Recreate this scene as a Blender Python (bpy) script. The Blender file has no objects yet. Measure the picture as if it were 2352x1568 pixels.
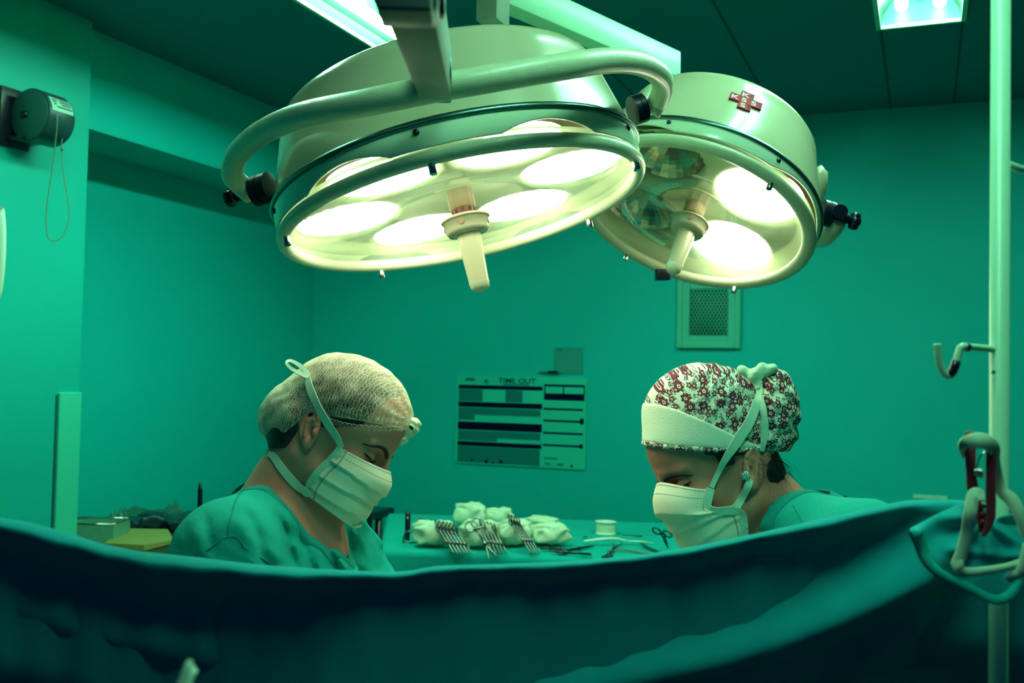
import bpy, bmesh, math, random
import numpy as np
from mathutils import Vector, Matrix, Euler
random.seed(7)
rng = np.random.default_rng(5)
SC = bpy.context.scene
COL = SC.collection
R = math.radians

# ------------------------------------------------------------------ camera, world, exposure
F = 2352.0
PITCH, ROLL = R(2.05), R(1.2)
CAM = np.array([0.0, 0.0, 1.5])
fw = np.array([0, math.cos(PITCH), math.sin(PITCH)])
_r0 = np.array([1.0, 0, 0]); _u0 = np.array([0, -math.sin(PITCH), math.cos(PITCH)])
rt = math.cos(ROLL) * _r0 + math.sin(ROLL) * _u0
up = -math.sin(ROLL) * _r0 + math.cos(ROLL) * _u0
cam = bpy.data.cameras.new('camera'); camo = bpy.data.objects.new('camera', cam); COL.objects.link(camo)
m = Matrix.Identity(4)
for i in range(3):
    m[i][0] = rt[i]; m[i][1] = up[i]; m[i][2] = -fw[i]; m[i][3] = CAM[i]
camo.matrix_world = m
cam.sensor_width = 36; cam.lens = 36
cam.dof.use_dof = True; cam.dof.focus_distance = 1.6; cam.dof.aperture_fstop = 6.3
SC.camera = camo
W = bpy.data.worlds.new('world'); SC.world = W; W.use_nodes = True
W.node_tree.nodes['Background'].inputs[0].default_value = (0.02, 0.09, 0.5, 1)
W.node_tree.nodes['Background'].inputs[1].default_value = 0.14
SC.view_settings.view_transform = 'Standard'
SC.view_settings.look = 'None'
SC.view_settings.exposure = 0.0
SC.view_settings.gamma = 1.0
SC.view_settings.use_curve_mapping = False
TUBE = 56.0            # fluorescent tube radiance
SURG = 12.5             # surgical reflector radiance

# ------------------------------------------------------------------ helpers: points
def P(x, y, d):
    """point of the place seen along pixel (x, y) at distance d in front of the lens"""
    return CAM + d * (fw + (x - 1176) / F * rt + (784 - y) / F * up)
def ray(x, y):
    return fw + (x - 1176) / F * rt + (784 - y) / F * up
YAW = R(22)
EX = np.array([math.cos(YAW), -math.sin(YAW), 0]); EY = np.array([math.sin(YAW), math.cos(YAW), 0]); EZ = np.array([0, 0, 1.0])
def RM(X, Y, Z):                    # room axes -> world
    return EX * X + EY * Y + EZ * Z
CEIL = 2.57; BACK = 4.17; LEFT = -2.71
def on_back(x, y, off=0.0):
    q = ray(x, y); t = (BACK - off) / (q @ EY); return CAM + t * q
def on_z(x, y, z):
    q = ray(x, y); t = (z - CAM[2]) / q[2]; return CAM + t * q

# ------------------------------------------------------------------ helpers: materials
MATS = {}
def mat(name, col, rough=0.5, metal=0.0, emit=None, es=0.0, noise=0.0, nscale=20.0, bump=0.0, bscale=200.0, coat=0.0, spec=0.5, sss=0.0, sheen=0.0):
    m = bpy.data.materials.new(name); m.use_nodes = True
    nt = m.node_tree; b = nt.nodes['Principled BSDF']
    b.inputs['Base Color'].default_value = (*col, 1); b.inputs['Roughness'].default_value = rough
    b.inputs['Metallic'].default_value = metal; b.inputs['Specular IOR Level'].default_value = spec
    b.inputs['Coat Weight'].default_value = coat
    if sheen: b.inputs['Sheen Weight'].default_value = sheen
    if sss:
        b.inputs['Subsurface Weight'].default_value = sss; b.inputs['Subsurface Radius'].default_value = (0.01, 0.004, 0.002); b.inputs['Subsurface Scale'].default_value = 0.5
    if emit:
        b.inputs['Emission Color'].default_value = (*emit, 1); b.inputs['Emission Strength'].default_value = es
    tc = nt.nodes.new('ShaderNodeTexCoord')
    if noise:
        n = nt.nodes.new('ShaderNodeTexNoise'); n.inputs['Scale'].default_value = nscale; n.inputs['Detail'].default_value = 4
        nt.links.new(tc.outputs['Object'], n.inputs['Vector'])
        mx = nt.nodes.new('ShaderNodeMix'); mx.data_type = 'RGBA'
        mx.inputs[6].default_value = (*[c * (1 - noise) for c in col], 1); mx.inputs[7].default_value = (*[min(1, c * (1 + noise)) for c in col], 1)
        nt.links.new(n.outputs['Fac'], mx.inputs[0]); nt.links.new(mx.outputs[2], b.inputs['Base Color'])
    if bump:
        n2 = nt.nodes.new('ShaderNodeTexNoise'); n2.inputs['Scale'].default_value = bscale; n2.inputs['Detail'].default_value = 3
        nt.links.new(tc.outputs['Object'], n2.inputs['Vector'])
        bp = nt.nodes.new('ShaderNodeBump'); bp.inputs['Strength'].default_value = bump; bp.inputs['Distance'].default_value = 0.002
        nt.links.new(n2.outputs['Fac'], bp.inputs['Height']); nt.links.new(bp.outputs['Normal'], b.inputs['Normal'])
    MATS[name] = m
    return m
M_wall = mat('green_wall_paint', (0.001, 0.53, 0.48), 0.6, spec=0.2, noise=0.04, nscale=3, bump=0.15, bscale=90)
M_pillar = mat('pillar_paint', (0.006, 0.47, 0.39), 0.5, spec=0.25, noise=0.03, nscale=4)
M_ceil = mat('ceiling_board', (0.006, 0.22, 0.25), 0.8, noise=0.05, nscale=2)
M_joint = mat('ceiling_joint', (0.004, 0.10, 0.10), 0.8)
M_floor = mat('floor_vinyl', (0.012, 0.06, 0.07), 0.4, noise=0.15, nscale=6)
M_trim = mat('corner_guard', (0.05, 0.66, 0.46), 0.45)
M_enamel = mat('cream_enamel', (0.52, 0.51, 0.34), 0.22, coat=0.5, noise=0.04, nscale=9)
M_yoke = mat('worn_cream_enamel', (0.60, 0.68, 0.46), 0.38, noise=0.10, nscale=60, coat=0.2, bump=0.25, bscale=500)
M_arm = mat('grey_arm_paint', (0.20, 0.28, 0.21), 0.45, noise=0.10, nscale=40)
M_band = mat('pale_band_enamel', (0.62, 0.80, 0.58), 0.25, coat=0.5, noise=0.05, nscale=12)
M_dish = mat('cream_housing_plastic', (0.44, 0.58, 0.32), 0.5)
M_chrome = mat('chrome', (0.6, 0.65, 0.6), 0.18, 1.0)
M_trimring = mat('dark_metal_trim', (0.10, 0.22, 0.19), 0.3, 0.9)
M_black = mat('black_plastic', (0.004, 0.007, 0.02), 0.3)
M_facet = mat('faceted_mirror', (0.5, 0.5, 0.36), 0.2, 1.0)
M_red = mat('red_sleeve', (0.13, 0.03, 0.03), 0.5)
M_lit = mat('lit_reflector', (0.8, 0.8, 0.7), 0.5, emit=(0.95, 1.0, 0.70), es=SURG)
M_tube = mat('fluorescent_tube', (0.8, 0.9, 0.85), 0.4, emit=(0.42, 1.0, 0.66), es=TUBE)
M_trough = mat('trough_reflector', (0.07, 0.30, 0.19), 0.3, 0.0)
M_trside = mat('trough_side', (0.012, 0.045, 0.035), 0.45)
M_steel = mat('surgical_steel', (0.28, 0.24, 0.22), 0.25, 1.0)
M_dsteel = mat('dark_steel', (0.06, 0.08, 0.09), 0.3, 0.9)
M_gauze = mat('white_gauze', (0.80, 0.86, 0.62), 0.9, bump=0.6, bscale=400)
M_white = mat('white_plastic', (0.8, 0.88, 0.72), 0.4)
M_brass = mat('brown_handle', (0.25, 0.14, 0.07), 0.4)
M_paper = mat('brown_paper', (0.34, 0.33, 0.09), 0.85, noise=0.1, nscale=8)
M_pole = mat('white_pole_enamel', (0.42, 0.85, 0.58), 0.35, noise=0.04, nscale=30)
M_peg = mat('red_peg_plastic', (0.30, 0.035, 0.055), 0.45, noise=0.1, nscale=60)
M_tape = mat('cream_cotton_tape', (0.55, 0.86, 0.60), 0.9, bump=0.5, bscale=900)
M_mask = None
M_skin = mat('skin', (0.66, 0.27, 0.185), 0.5, noise=0.08, nscale=14, bump=0.12, bscale=700, spec=0.35)
M_skinb = mat('tan_skin', (0.58, 0.23, 0.155), 0.5, noise=0.10, nscale=14, bump=0.12, bscale=700, spec=0.35)
M_hair = mat('dark_hair', (0.010, 0.008, 0.012), 0.5, bump=0.6, bscale=150)
M_brow = mat('brow_hair', (0.012, 0.008, 0.012), 0.7)
M_lid = mat('eyelid_shadow', (0.30, 0.15, 0.10), 0.5)
M_plate = mat('label_plate', (0.35, 0.6, 0.5), 0.4)
M_ink = mat('dark_ink', (0.001, 0.008, 0.035), 1.0, spec=0.0)
M_ink2 = mat('mid_ink', (0.002, 0.20, 0.18), 0.9, spec=0.1)
M_board = mat('board_print', (0.012, 0.62, 0.45), 0.5)
M_grey = mat('grey_sheet', (0.008, 0.33, 0.27), 0.6)
M_reel = mat('dark_reel_enamel', (0.015, 0.06, 0.065), 0.4, noise=0.1, nscale=30)
M_reelface = mat('reel_face', (0.03, 0.13, 0.11), 0.55)
M_string = mat('string', (0.16, 0.22, 0.14), 0.9)
M_vent = mat('vent_enamel', (0.07, 0.55, 0.38), 0.4)
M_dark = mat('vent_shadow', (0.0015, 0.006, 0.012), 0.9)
M_logo = mat('logo_red', (0.45, 0.004, 0.03), 0.6, spec=.1)
M_logod = mat('logo_dark_red', (0.25, 0.002, 0.010), 0.6, spec=.1)
M_letter = mat('logo_letters', (0.7, 0.85, 0.65), 0.5)

def cloth_mat(name, col, wscale=900.0, bump=0.35, noise=0.12):
    m = mat(name, col, 0.95, spec=0.15, noise=noise, nscale=9)
    nt = m.node_tree; b = nt.nodes['Principled BSDF']; tc = nt.nodes.new('ShaderNodeTexCoord')
    w = nt.nodes.new('ShaderNodeTexNoise'); w.inputs['Scale'].default_value = wscale; w.inputs['Detail'].default_value = 2
    w2 = nt.nodes.new('ShaderNodeTexNoise'); w2.inputs['Scale'].default_value = 45; w2.inputs['Detail'].default_value = 3
    ad = nt.nodes.new('ShaderNodeMath'); ad.operation = 'MULTIPLY_ADD'; ad.inputs[1].default_value = 2.0
    nt.links.new(tc.outputs['Object'], w.inputs['Vector']); nt.links.new(tc.outputs['Object'], w2.inputs['Vector'])
    nt.links.new(w2.outputs['Fac'], ad.inputs[0]); nt.links.new(w.outputs['Fac'], ad.inputs[2])
    bp = nt.nodes.new('ShaderNodeBump'); bp.inputs['Strength'].default_value = bump; bp.inputs['Distance'].default_value = 0.0025
    nt.links.new(ad.outputs[0], bp.inputs['Height']); nt.links.new(bp.outputs['Normal'], b.inputs['Normal'])
    return m
M_scrub = cloth_mat('green_scrub_cloth', (0.006, 0.40, 0.33), 900, 0.6)
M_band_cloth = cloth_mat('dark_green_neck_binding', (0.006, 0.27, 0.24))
M_table_cloth = cloth_mat('green_table_cloth', (0.005, 0.42, 0.36), 500)
M_drape = cloth_mat('green_drape_cloth', (0.004, 0.35, 0.36), 1200, 0.2)

def glass_mat(name, tint, gloss, diff, rough=0.02, tcol=(0.75, 0.95, 0.6)):
    m = bpy.data.materials.new(name); m.use_nodes = True; nt = m.node_tree; nt.nodes.clear()
    o = nt.nodes.new('ShaderNodeOutputMaterial'); t = nt.nodes.new('ShaderNodeBsdfTransparent'); t.inputs[0].default_value = (*tint, 1)
    g = nt.nodes.new('ShaderNodeBsdfGlossy'); g.inputs['Roughness'].default_value = rough
    d = nt.nodes.new('ShaderNodeBsdfTranslucent'); d.inputs[0].default_value = (*tcol, 1)
    a = nt.nodes.new('ShaderNodeMixShader'); b = nt.nodes.new('ShaderNodeMixShader')
    fr = nt.nodes.new('ShaderNodeFresnel'); fr.inputs[0].default_value = 1.45
    mu = nt.nodes.new('ShaderNodeMath'); mu.operation = 'MULTIPLY'; mu.inputs[1].default_value = gloss
    nt.links.new(fr.outputs[0], mu.inputs[0]); nt.links.new(mu.outputs[0], a.inputs[0])
    nt.links.new(t.outputs[0], a.inputs[1]); nt.links.new(g.outputs[0], a.inputs[2])
    n = nt.nodes.new('ShaderNodeTexNoise'); n.inputs['Scale'].default_value = 12; n.inputs['Detail'].default_value = 5
    mr = nt.nodes.new('ShaderNodeMath'); mr.operation = 'MULTIPLY'; mr.inputs[1].default_value = diff * 2
    nt.links.new(n.outputs[0], mr.inputs[0]); nt.links.new(mr.outputs[0], b.inputs[0])
    nt.links.new(a.outputs[0], b.inputs[1]); nt.links.new(d.outputs[0], b.inputs[2]); nt.links.new(b.outputs[0], o.inputs[0])
    return m
M_glass = glass_mat('lamp_cover_glass', (0.98, 1, 0.95), 0.35, 0.03)
M_wrap = glass_mat('clear_plastic_wrap', (0.80, 0.97, 0.92), 1.8, 0.30, 0.12, (0.45, 0.95, 0.85))

# ------------------------------------------------------------------ helpers: objects
def put(name, verts, faces, m=None, parent=None, smooth=True, mats=None, fmat=None, uv=None, mtx=None):
    me = bpy.data.meshes.new(name)
    me.from_pydata([tuple(map(float, v)) for v in verts], [], [tuple(map(int, f)) for f in faces])
    for k in (mats or [m]): me.materials.append(k)
    if fmat is not None: me.polygons.foreach_set('material_index', np.asarray(fmat, dtype=np.int32))
    if uv is not None:
        L = me.uv_layers.new(name='UVMap'); idx = np.empty(len(me.loops), dtype=np.int32); me.loops.foreach_get('vertex_index', idx)
        L.data.foreach_set('uv', np.asarray(uv, dtype=np.float32)[idx].ravel())
    me.polygons.foreach_set('use_smooth', np.full(len(me.polygons), smooth))
    me.update()
    o = bpy.data.objects.new(name, me); COL.objects.link(o)
    if parent is not None: o.parent = parent
    if mtx is not None: o.matrix_local = mtx
    return o
def tag(o, label, cat, group=None, kind=None):
    o['label'] = label
    if cat: o['category'] = cat
    if group: o['group'] = group
    if kind: o['kind'] = kind
    return o
def struct(o, label=None):
    o['kind'] = 'structure'
    if label: o['label'] = label
    return o
def empty(name, loc=(0, 0, 0), mtx=None):
    o = bpy.data.objects.new(name, None); COL.objects.link(o); o.empty_display_size = 0.05
    if mtx is not None: o.matrix_world = mtx
    else: o.location = tuple(map(float, loc))
    return o
def frame_mtx(o, x, y, z):
    m = Matrix.Identity(4)
    for i in range(3):
        m[i][0], m[i][1], m[i][2], m[i][3] = float(x[i]), float(y[i]), float(z[i]), float(o[i])
    return m
def nrm(v):
    v = np.asarray(v, float); return v / np.linalg.norm(v)
class MB:                            # one mesh collected out of shapes
    def __init__(s): s.v = []; s.f = []; s.mi = []
    def add(s, v, f, mi=0):
        k = len(s.v); s.v += [tuple(q) for q in v]; s.f += [tuple(i + k for i in q) for q in f]; s.mi += [mi] * len(f); return s
    def box(s, c, x, y, z, mi=0, bev=0.0):
        """box with centre c and half-axis vectors x, y, z"""
        c, x, y, z = (np.asarray(q, float) for q in (c, x, y, z))
        if bev <= 0:
            v = [c + a * x + b * y + d * z for d in (-1, 1) for b in (-1, 1) for a in (-1, 1)]
            return s.add(v, [(0, 2, 3, 1), (4, 5, 7, 6), (0, 1, 5, 4), (2, 6, 7, 3), (0, 4, 6, 2), (1, 3, 7, 5)], mi)
        bm = bmesh.new(); bmesh.ops.create_cube(bm, size=2)
        L = [np.linalg.norm(q) for q in (x, y, z)]
        for w in bm.verts: w.co = Vector((w.co.x * L[0], w.co.y * L[1], w.co.z * L[2]))
        bmesh.ops.bevel(bm, geom=bm.edges[:], offset=min(bev, 0.95 * min(L)), segments=2, affect='EDGES', profile=0.5)
        xn, yn, zn = x / L[0], y / L[1], z / L[2]
        bm.verts.index_update()
        v = [c + w.co.x * xn + w.co.y * yn + w.co.z * zn for w in bm.verts]
        f = [tuple(w.index for w in q.verts) for q in bm.faces]; bm.free()
        return s.add(v, f, mi)
    def tube(s, pts, r, seg=12, mi=0, cap=True, flat=1.0, upv=None):
        p = np.asarray(pts, float); n = len(p); rr = np.full(n, r) if np.isscalar(r) else np.asarray(r, float)
        t = np.gradient(p, axis=0); t /= np.linalg.norm(t, axis=1)[:, None] + 1e-12
        a = np.asarray(upv, float) if upv is not None else np.array([0, 0, 1.0])
        if abs(a @ t[0]) > 0.95: a = np.array([1.0, 0, 0])
        v = []; b = nrm(np.cross(t[0], a)); 
        for i in range(n):
            b = b - (b @ t[i]) * t[i]; b = nrm(b); c = np.cross(b, t[i])
            for k in range(seg):
                th = 2 * math.pi * k / seg; v.append(p[i] + rr[i] * (math.cos(th) * b + math.sin(th) * flat * c))
        f = [(i * seg + k, i * seg + (k + 1) % seg, (i + 1) * seg + (k + 1) % seg, (i + 1) * seg + k) for i in range(n - 1) for k in range(seg)]
        if cap: f += [tuple(range(seg))[::-1], tuple((n - 1) * seg + k for k in range(seg))]
        return s.add(v, f, mi)
    def lathe(s, prof, seg=48, mi=0, o=(0, 0, 0), x=(1, 0, 0), y=(0, 1, 0), z=(0, 0, 1)):
        o, x, y, z = (np.asarray(q, float) for q in (o, x, y, z)); n = len(prof); v = []
        for (r, h) in prof:
            for k in range(seg):
                th = 2 * math.pi * k / seg; v.append(o + r * math.cos(th) * x + r * math.sin(th) * y + h * z)
        f = [(i * seg + k, i * seg + (k + 1) % seg, (i + 1) * seg + (k + 1) % seg, (i + 1) * seg + k) for i in range(n - 1) for k in range(seg)]
        return s.add(v, f, mi)
    def cyl(s, a, b, r, seg=20, mi=0):
        return s.tube([a, np.asarray(a) * .999 + np.asarray(b) * .001, np.asarray(a) * .001 + np.asarray(b) * .999, b], [r * .96, r, r, r * .96], seg, mi)
    def done(s, name, m, parent=None, smooth=True, mats=None, mtx=None, uv=None):
        return put(name, s.v, s.f, m, parent, smooth, mats, s.mi if mats else None, uv, mtx)
def autosmooth(o, deg=40):
    me = o.data
    bm = bmesh.new(); bm.from_mesh(me)
    for e in bm.edges:
        if len(e.link_faces) == 2 and e.calc_face_angle(0) > R(deg): e.smooth = False
    bm.to_mesh(me); bm.free(); return o
def crom(pts, n=8, closed=False):    # Catmull-Rom
    p = np.asarray(pts, float); out = []
    q = np.vstack([2 * p[0] - p[1], p, 2 * p[-1] - p[-2]])
    for i in range(1, len(q) - 2):
        for k in range(n):
            t = k / n; a, b, c, d = q[i - 1], q[i], q[i + 1], q[i + 2]
            out.append(.5 * ((2 * b) + (-a + c) * t + (2 * a - 5 * b + 4 * c - d) * t * t + (-a + 3 * b - 3 * c + d) * t ** 3))
    out.append(p[-1]); return np.array(out)
def ribbon(mb, pts, nrmv, width, thick=0.0012, mi=0):
    """flat strap along pts, nrmv = facing vectors (one per point or one for all)"""
    p = np.asarray(pts, float); n = len(p); N = np.tile(np.asarray(nrmv, float), (n, 1)) if np.ndim(nrmv) == 1 else np.asarray(nrmv, float)
    wd = np.full(n, width) if np.isscalar(width) else np.asarray(width, float)
    t = np.gradient(p, axis=0); v = []
    for i in range(n):
        tt = nrm(t[i]); b = nrm(np.cross(tt, N[i])); c = nrm(np.cross(b, tt))
        h = wd[i] / 2
        v += [p[i] - b * h, p[i] - b * h * .9 + c * thick, p[i] + b * h * .9 + c * thick, p[i] + b * h]
    f = []
    for i in range(n - 1):
        for k in range(4): f.append((i * 4 + k, i * 4 + (k + 1) % 4, i * 4 + 4 + (k + 1) % 4, i * 4 + 4 + k))
    f += [(0, 3, 2, 1), tuple((n - 1) * 4 + k for k in range(4))]
    return mb.add(v, f, mi)
def text(body, size, mtx, m, name, parent=None, depth=0.0004, align='CENTER', sx=1.0):
    cu = bpy.data.curves.new(name, 'FONT'); cu.body = body; cu.size = size; cu.extrude = depth; cu.align_x = align; cu.align_y = 'CENTER'
    cu.materials.append(m); cu.offset = size * 0.012
    o = bpy.data.objects.new(name, cu); COL.objects.link(o)
    if parent: o.parent = parent
    me = bpy.data.meshes.new_from_object(o); bpy.data.objects.remove(o)
    o = bpy.data.objects.new(name, me); COL.objects.link(o)
    if parent: o.parent = parent
    o.matrix_local = mtx @ Matrix.Diagonal((sx, 1, 1, 1)); return o

# ------------------------------------------------------------------ setting
FIX = [('far_left', -1.665, -1.41, 1.35, 3.05), ('over_table', -0.131, 0.093, 1.55, 3.20), ('near', -0.131, 0.093, 0.22, 1.15)]  # last entry: unseen fixture added as front fill for pole, folds and faces
def holes_plane(name, x0, x1, y0, y1, z, holes, m, th=0.02):
    xs = sorted({x0, x1, *[h[0] for h in holes], *[h[1] for h in holes]}); ys = sorted({y0, y1, *[h[2] for h in holes], *[h[3] for h in holes]})
    mb = MB()
    for i in range(len(xs) - 1):
        for j in range(len(ys) - 1):
            cx, cy = (xs[i] + xs[i + 1]) / 2, (ys[j] + ys[j + 1]) / 2
            if any(h[0] < cx < h[1] and h[2] < cy < h[3] for h in holes): continue
            mb.add([RM(xs[i], ys[j], z), RM(xs[i], ys[j + 1], z), RM(xs[i + 1], ys[j + 1], z), RM(xs[i + 1], ys[j], z)], [(0, 1, 2, 3)])
    return mb.done(name, m, smooth=False)
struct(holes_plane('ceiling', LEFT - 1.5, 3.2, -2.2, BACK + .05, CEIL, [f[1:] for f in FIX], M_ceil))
mb = MB(); mb.add([RM(LEFT - 1.5, -2.2, 0), RM(3.2, -2.2, 0), RM(3.2, BACK + .05, 0), RM(LEFT - 1.5, BACK + .05, 0)], [(0, 1, 2, 3)])
struct(mb.done('floor', M_floor, smooth=False))
def panel(name, a, b, z0, z1, m, th=0.1):
    """wall from a to b (room xy), its visible side on the right-hand side of a->b, th thick behind"""
    A, B = np.array([*a, 0.]), np.array([*b, 0.]); t = nrm(B - A); n = np.array([-t[1], t[0], 0])
    mb = MB(); q = [A, B, B + n * th, A + n * th]
    v = [RM(p[0], p[1], z) for z in (z0, z1) for p in q]
    mb.add(v, [(0, 3, 2, 1), (4, 5, 6, 7), (0, 1, 5, 4), (1, 2, 6, 5), (2, 3, 7, 6), (3, 0, 4, 7)])
    return struct(mb.done(name, m, smooth=False))
panel('wall_back', (LEFT, BACK), (3.2, BACK), 0, CEIL, M_wall)
panel('wall_left', (LEFT, 2.3), (LEFT, BACK), 0, CEIL, M_wall)
panel('wall_right', (3.1, BACK), (3.1, -2.0), 0, CEIL, M_wall)
BZ = 2.255; BX = -2.44; PX = -2.385; PY = 2.40
mb = MB(); mb.box(RM((LEFT + BX) / 2, (PY + BACK) / 2, (BZ + CEIL) / 2), EX * (BX - LEFT) / 2, EY * (BACK - PY) / 2, EZ * (CEIL - BZ) / 2)
struct(mb.done('beam_left', M_wall, smooth=False))
mb = MB(); mb.box(RM(PX - .3, (PY - 2.2) / 2, CEIL / 2), EX * .3, EY * (PY + 2.2) / 2, EZ * CEIL / 2)
struct(mb.done('pillar_left', M_pillar, smooth=False))
# corner guard on the pillar, up to head height
gz = P(115, 900, 3.08)[2]
mb = MB(); mb.box(RM(PX + .005, PY - .042, gz / 2), EX * .006, EY * .0425, EZ * gz / 2, bev=0.003)
mb.box(RM(PX + .0015, PY - .088, gz / 2), EX * .0015, EY * .003, EZ * gz / 2 * .99, mi=1)
struct(mb.done('trim_1', None, smooth=False, mats=[M_trim, M_joint]))
# thin dark joints between the ceiling boards
mb = MB()
for X in (-1.02, -.56, -.13, .31 - .215, .53, .97, 1.7):
    mb.box(RM(X, (BACK + 0.4) / 2, CEIL - .0008), EX * .0035, EY * (BACK - .4) / 2, EZ * .001)
struct(mb.done('trim_2', M_joint, smooth=False))

def fixture(x0, x1, y0, y1, label, tubes=2):
    cx = (x0 + x1) / 2; o = empty('ceiling_light', RM(cx, (y0 + y1) / 2, CEIL)); o.rotation_euler = (0, 0, -YAW)
    tag(o, label, 'ceiling light', 'recessed fluorescent ceiling lights')
    w, l, H = (x1 - x0) / 2, (y1 - y0) / 2, 0.085
    mb = MB(); k = w * .62
    # folded reflector trough, open downwards
    v = []; f = []
    prof = [(-w, 0), (-w * .93, .03), (-k, H), (-.01, H), (0, H - .028), (.01, H), (k, H), (w * .93, .03), (w, 0)]
    for y in (-l, l): v += [(px, y, pz) for px, pz in prof]
    n = len(prof); f = [(i, i + 1, n + i + 1, n + i) for i in range(n - 1)]
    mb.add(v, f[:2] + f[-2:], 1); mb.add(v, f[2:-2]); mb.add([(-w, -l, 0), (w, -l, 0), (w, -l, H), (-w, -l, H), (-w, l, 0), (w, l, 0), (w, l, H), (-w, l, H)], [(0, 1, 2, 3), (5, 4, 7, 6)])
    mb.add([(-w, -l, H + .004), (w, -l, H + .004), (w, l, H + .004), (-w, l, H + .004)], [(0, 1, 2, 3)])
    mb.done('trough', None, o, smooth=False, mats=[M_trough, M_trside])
    mb = MB()
    for sx in (-1, 1): mb.box((sx * (w + .004), 0, -.004), (.007, 0, 0), (0, l + .01, 0), (0, 0, .005))
    for sy in (-1, 1): mb.box((0, sy * (l + .004), -.004), (w, 0, 0), (0, .007, 0), (0, 0, .005))
    mb.done('flange', M_pole, o, smooth=False)
    for sx in (-1, 1):
        mb = MB(); c = sx * w * .46; rr = .017; e = l - .035
        ys = [-e, -e + .004, -e + .012, e - .012, e - .004, e]; rs = [.003, .009, rr, rr, .009, .003]
        mb.tube([(c, y, .038) for y in ys], rs, 12); mb.done('fluorescent_tube', M_tube, o)
        for y in (-l * .55, l * .55):
            mb = MB(); mb.box((c, y, .06), (.012, 0, 0), (0, .012, 0), (0, 0, .012)); mb.done('tube_holder', M_white, o, smooth=False)
    return o
for nm, a, b, c, d in FIX:
    fixture(a, b, c, d, {'far_left': 'long recessed fluorescent light on the ceiling above the big surgical lamp',
                         'over_table': 'short recessed ceiling light with two rounded tube ends near the white pole',
                         'near': 'added out-of-view fluorescent fill light straight above the drape, nearest to the camera'}[nm])
M_brownstem = mat('beige_stem', (.40, .34, .17), .5)
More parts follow.
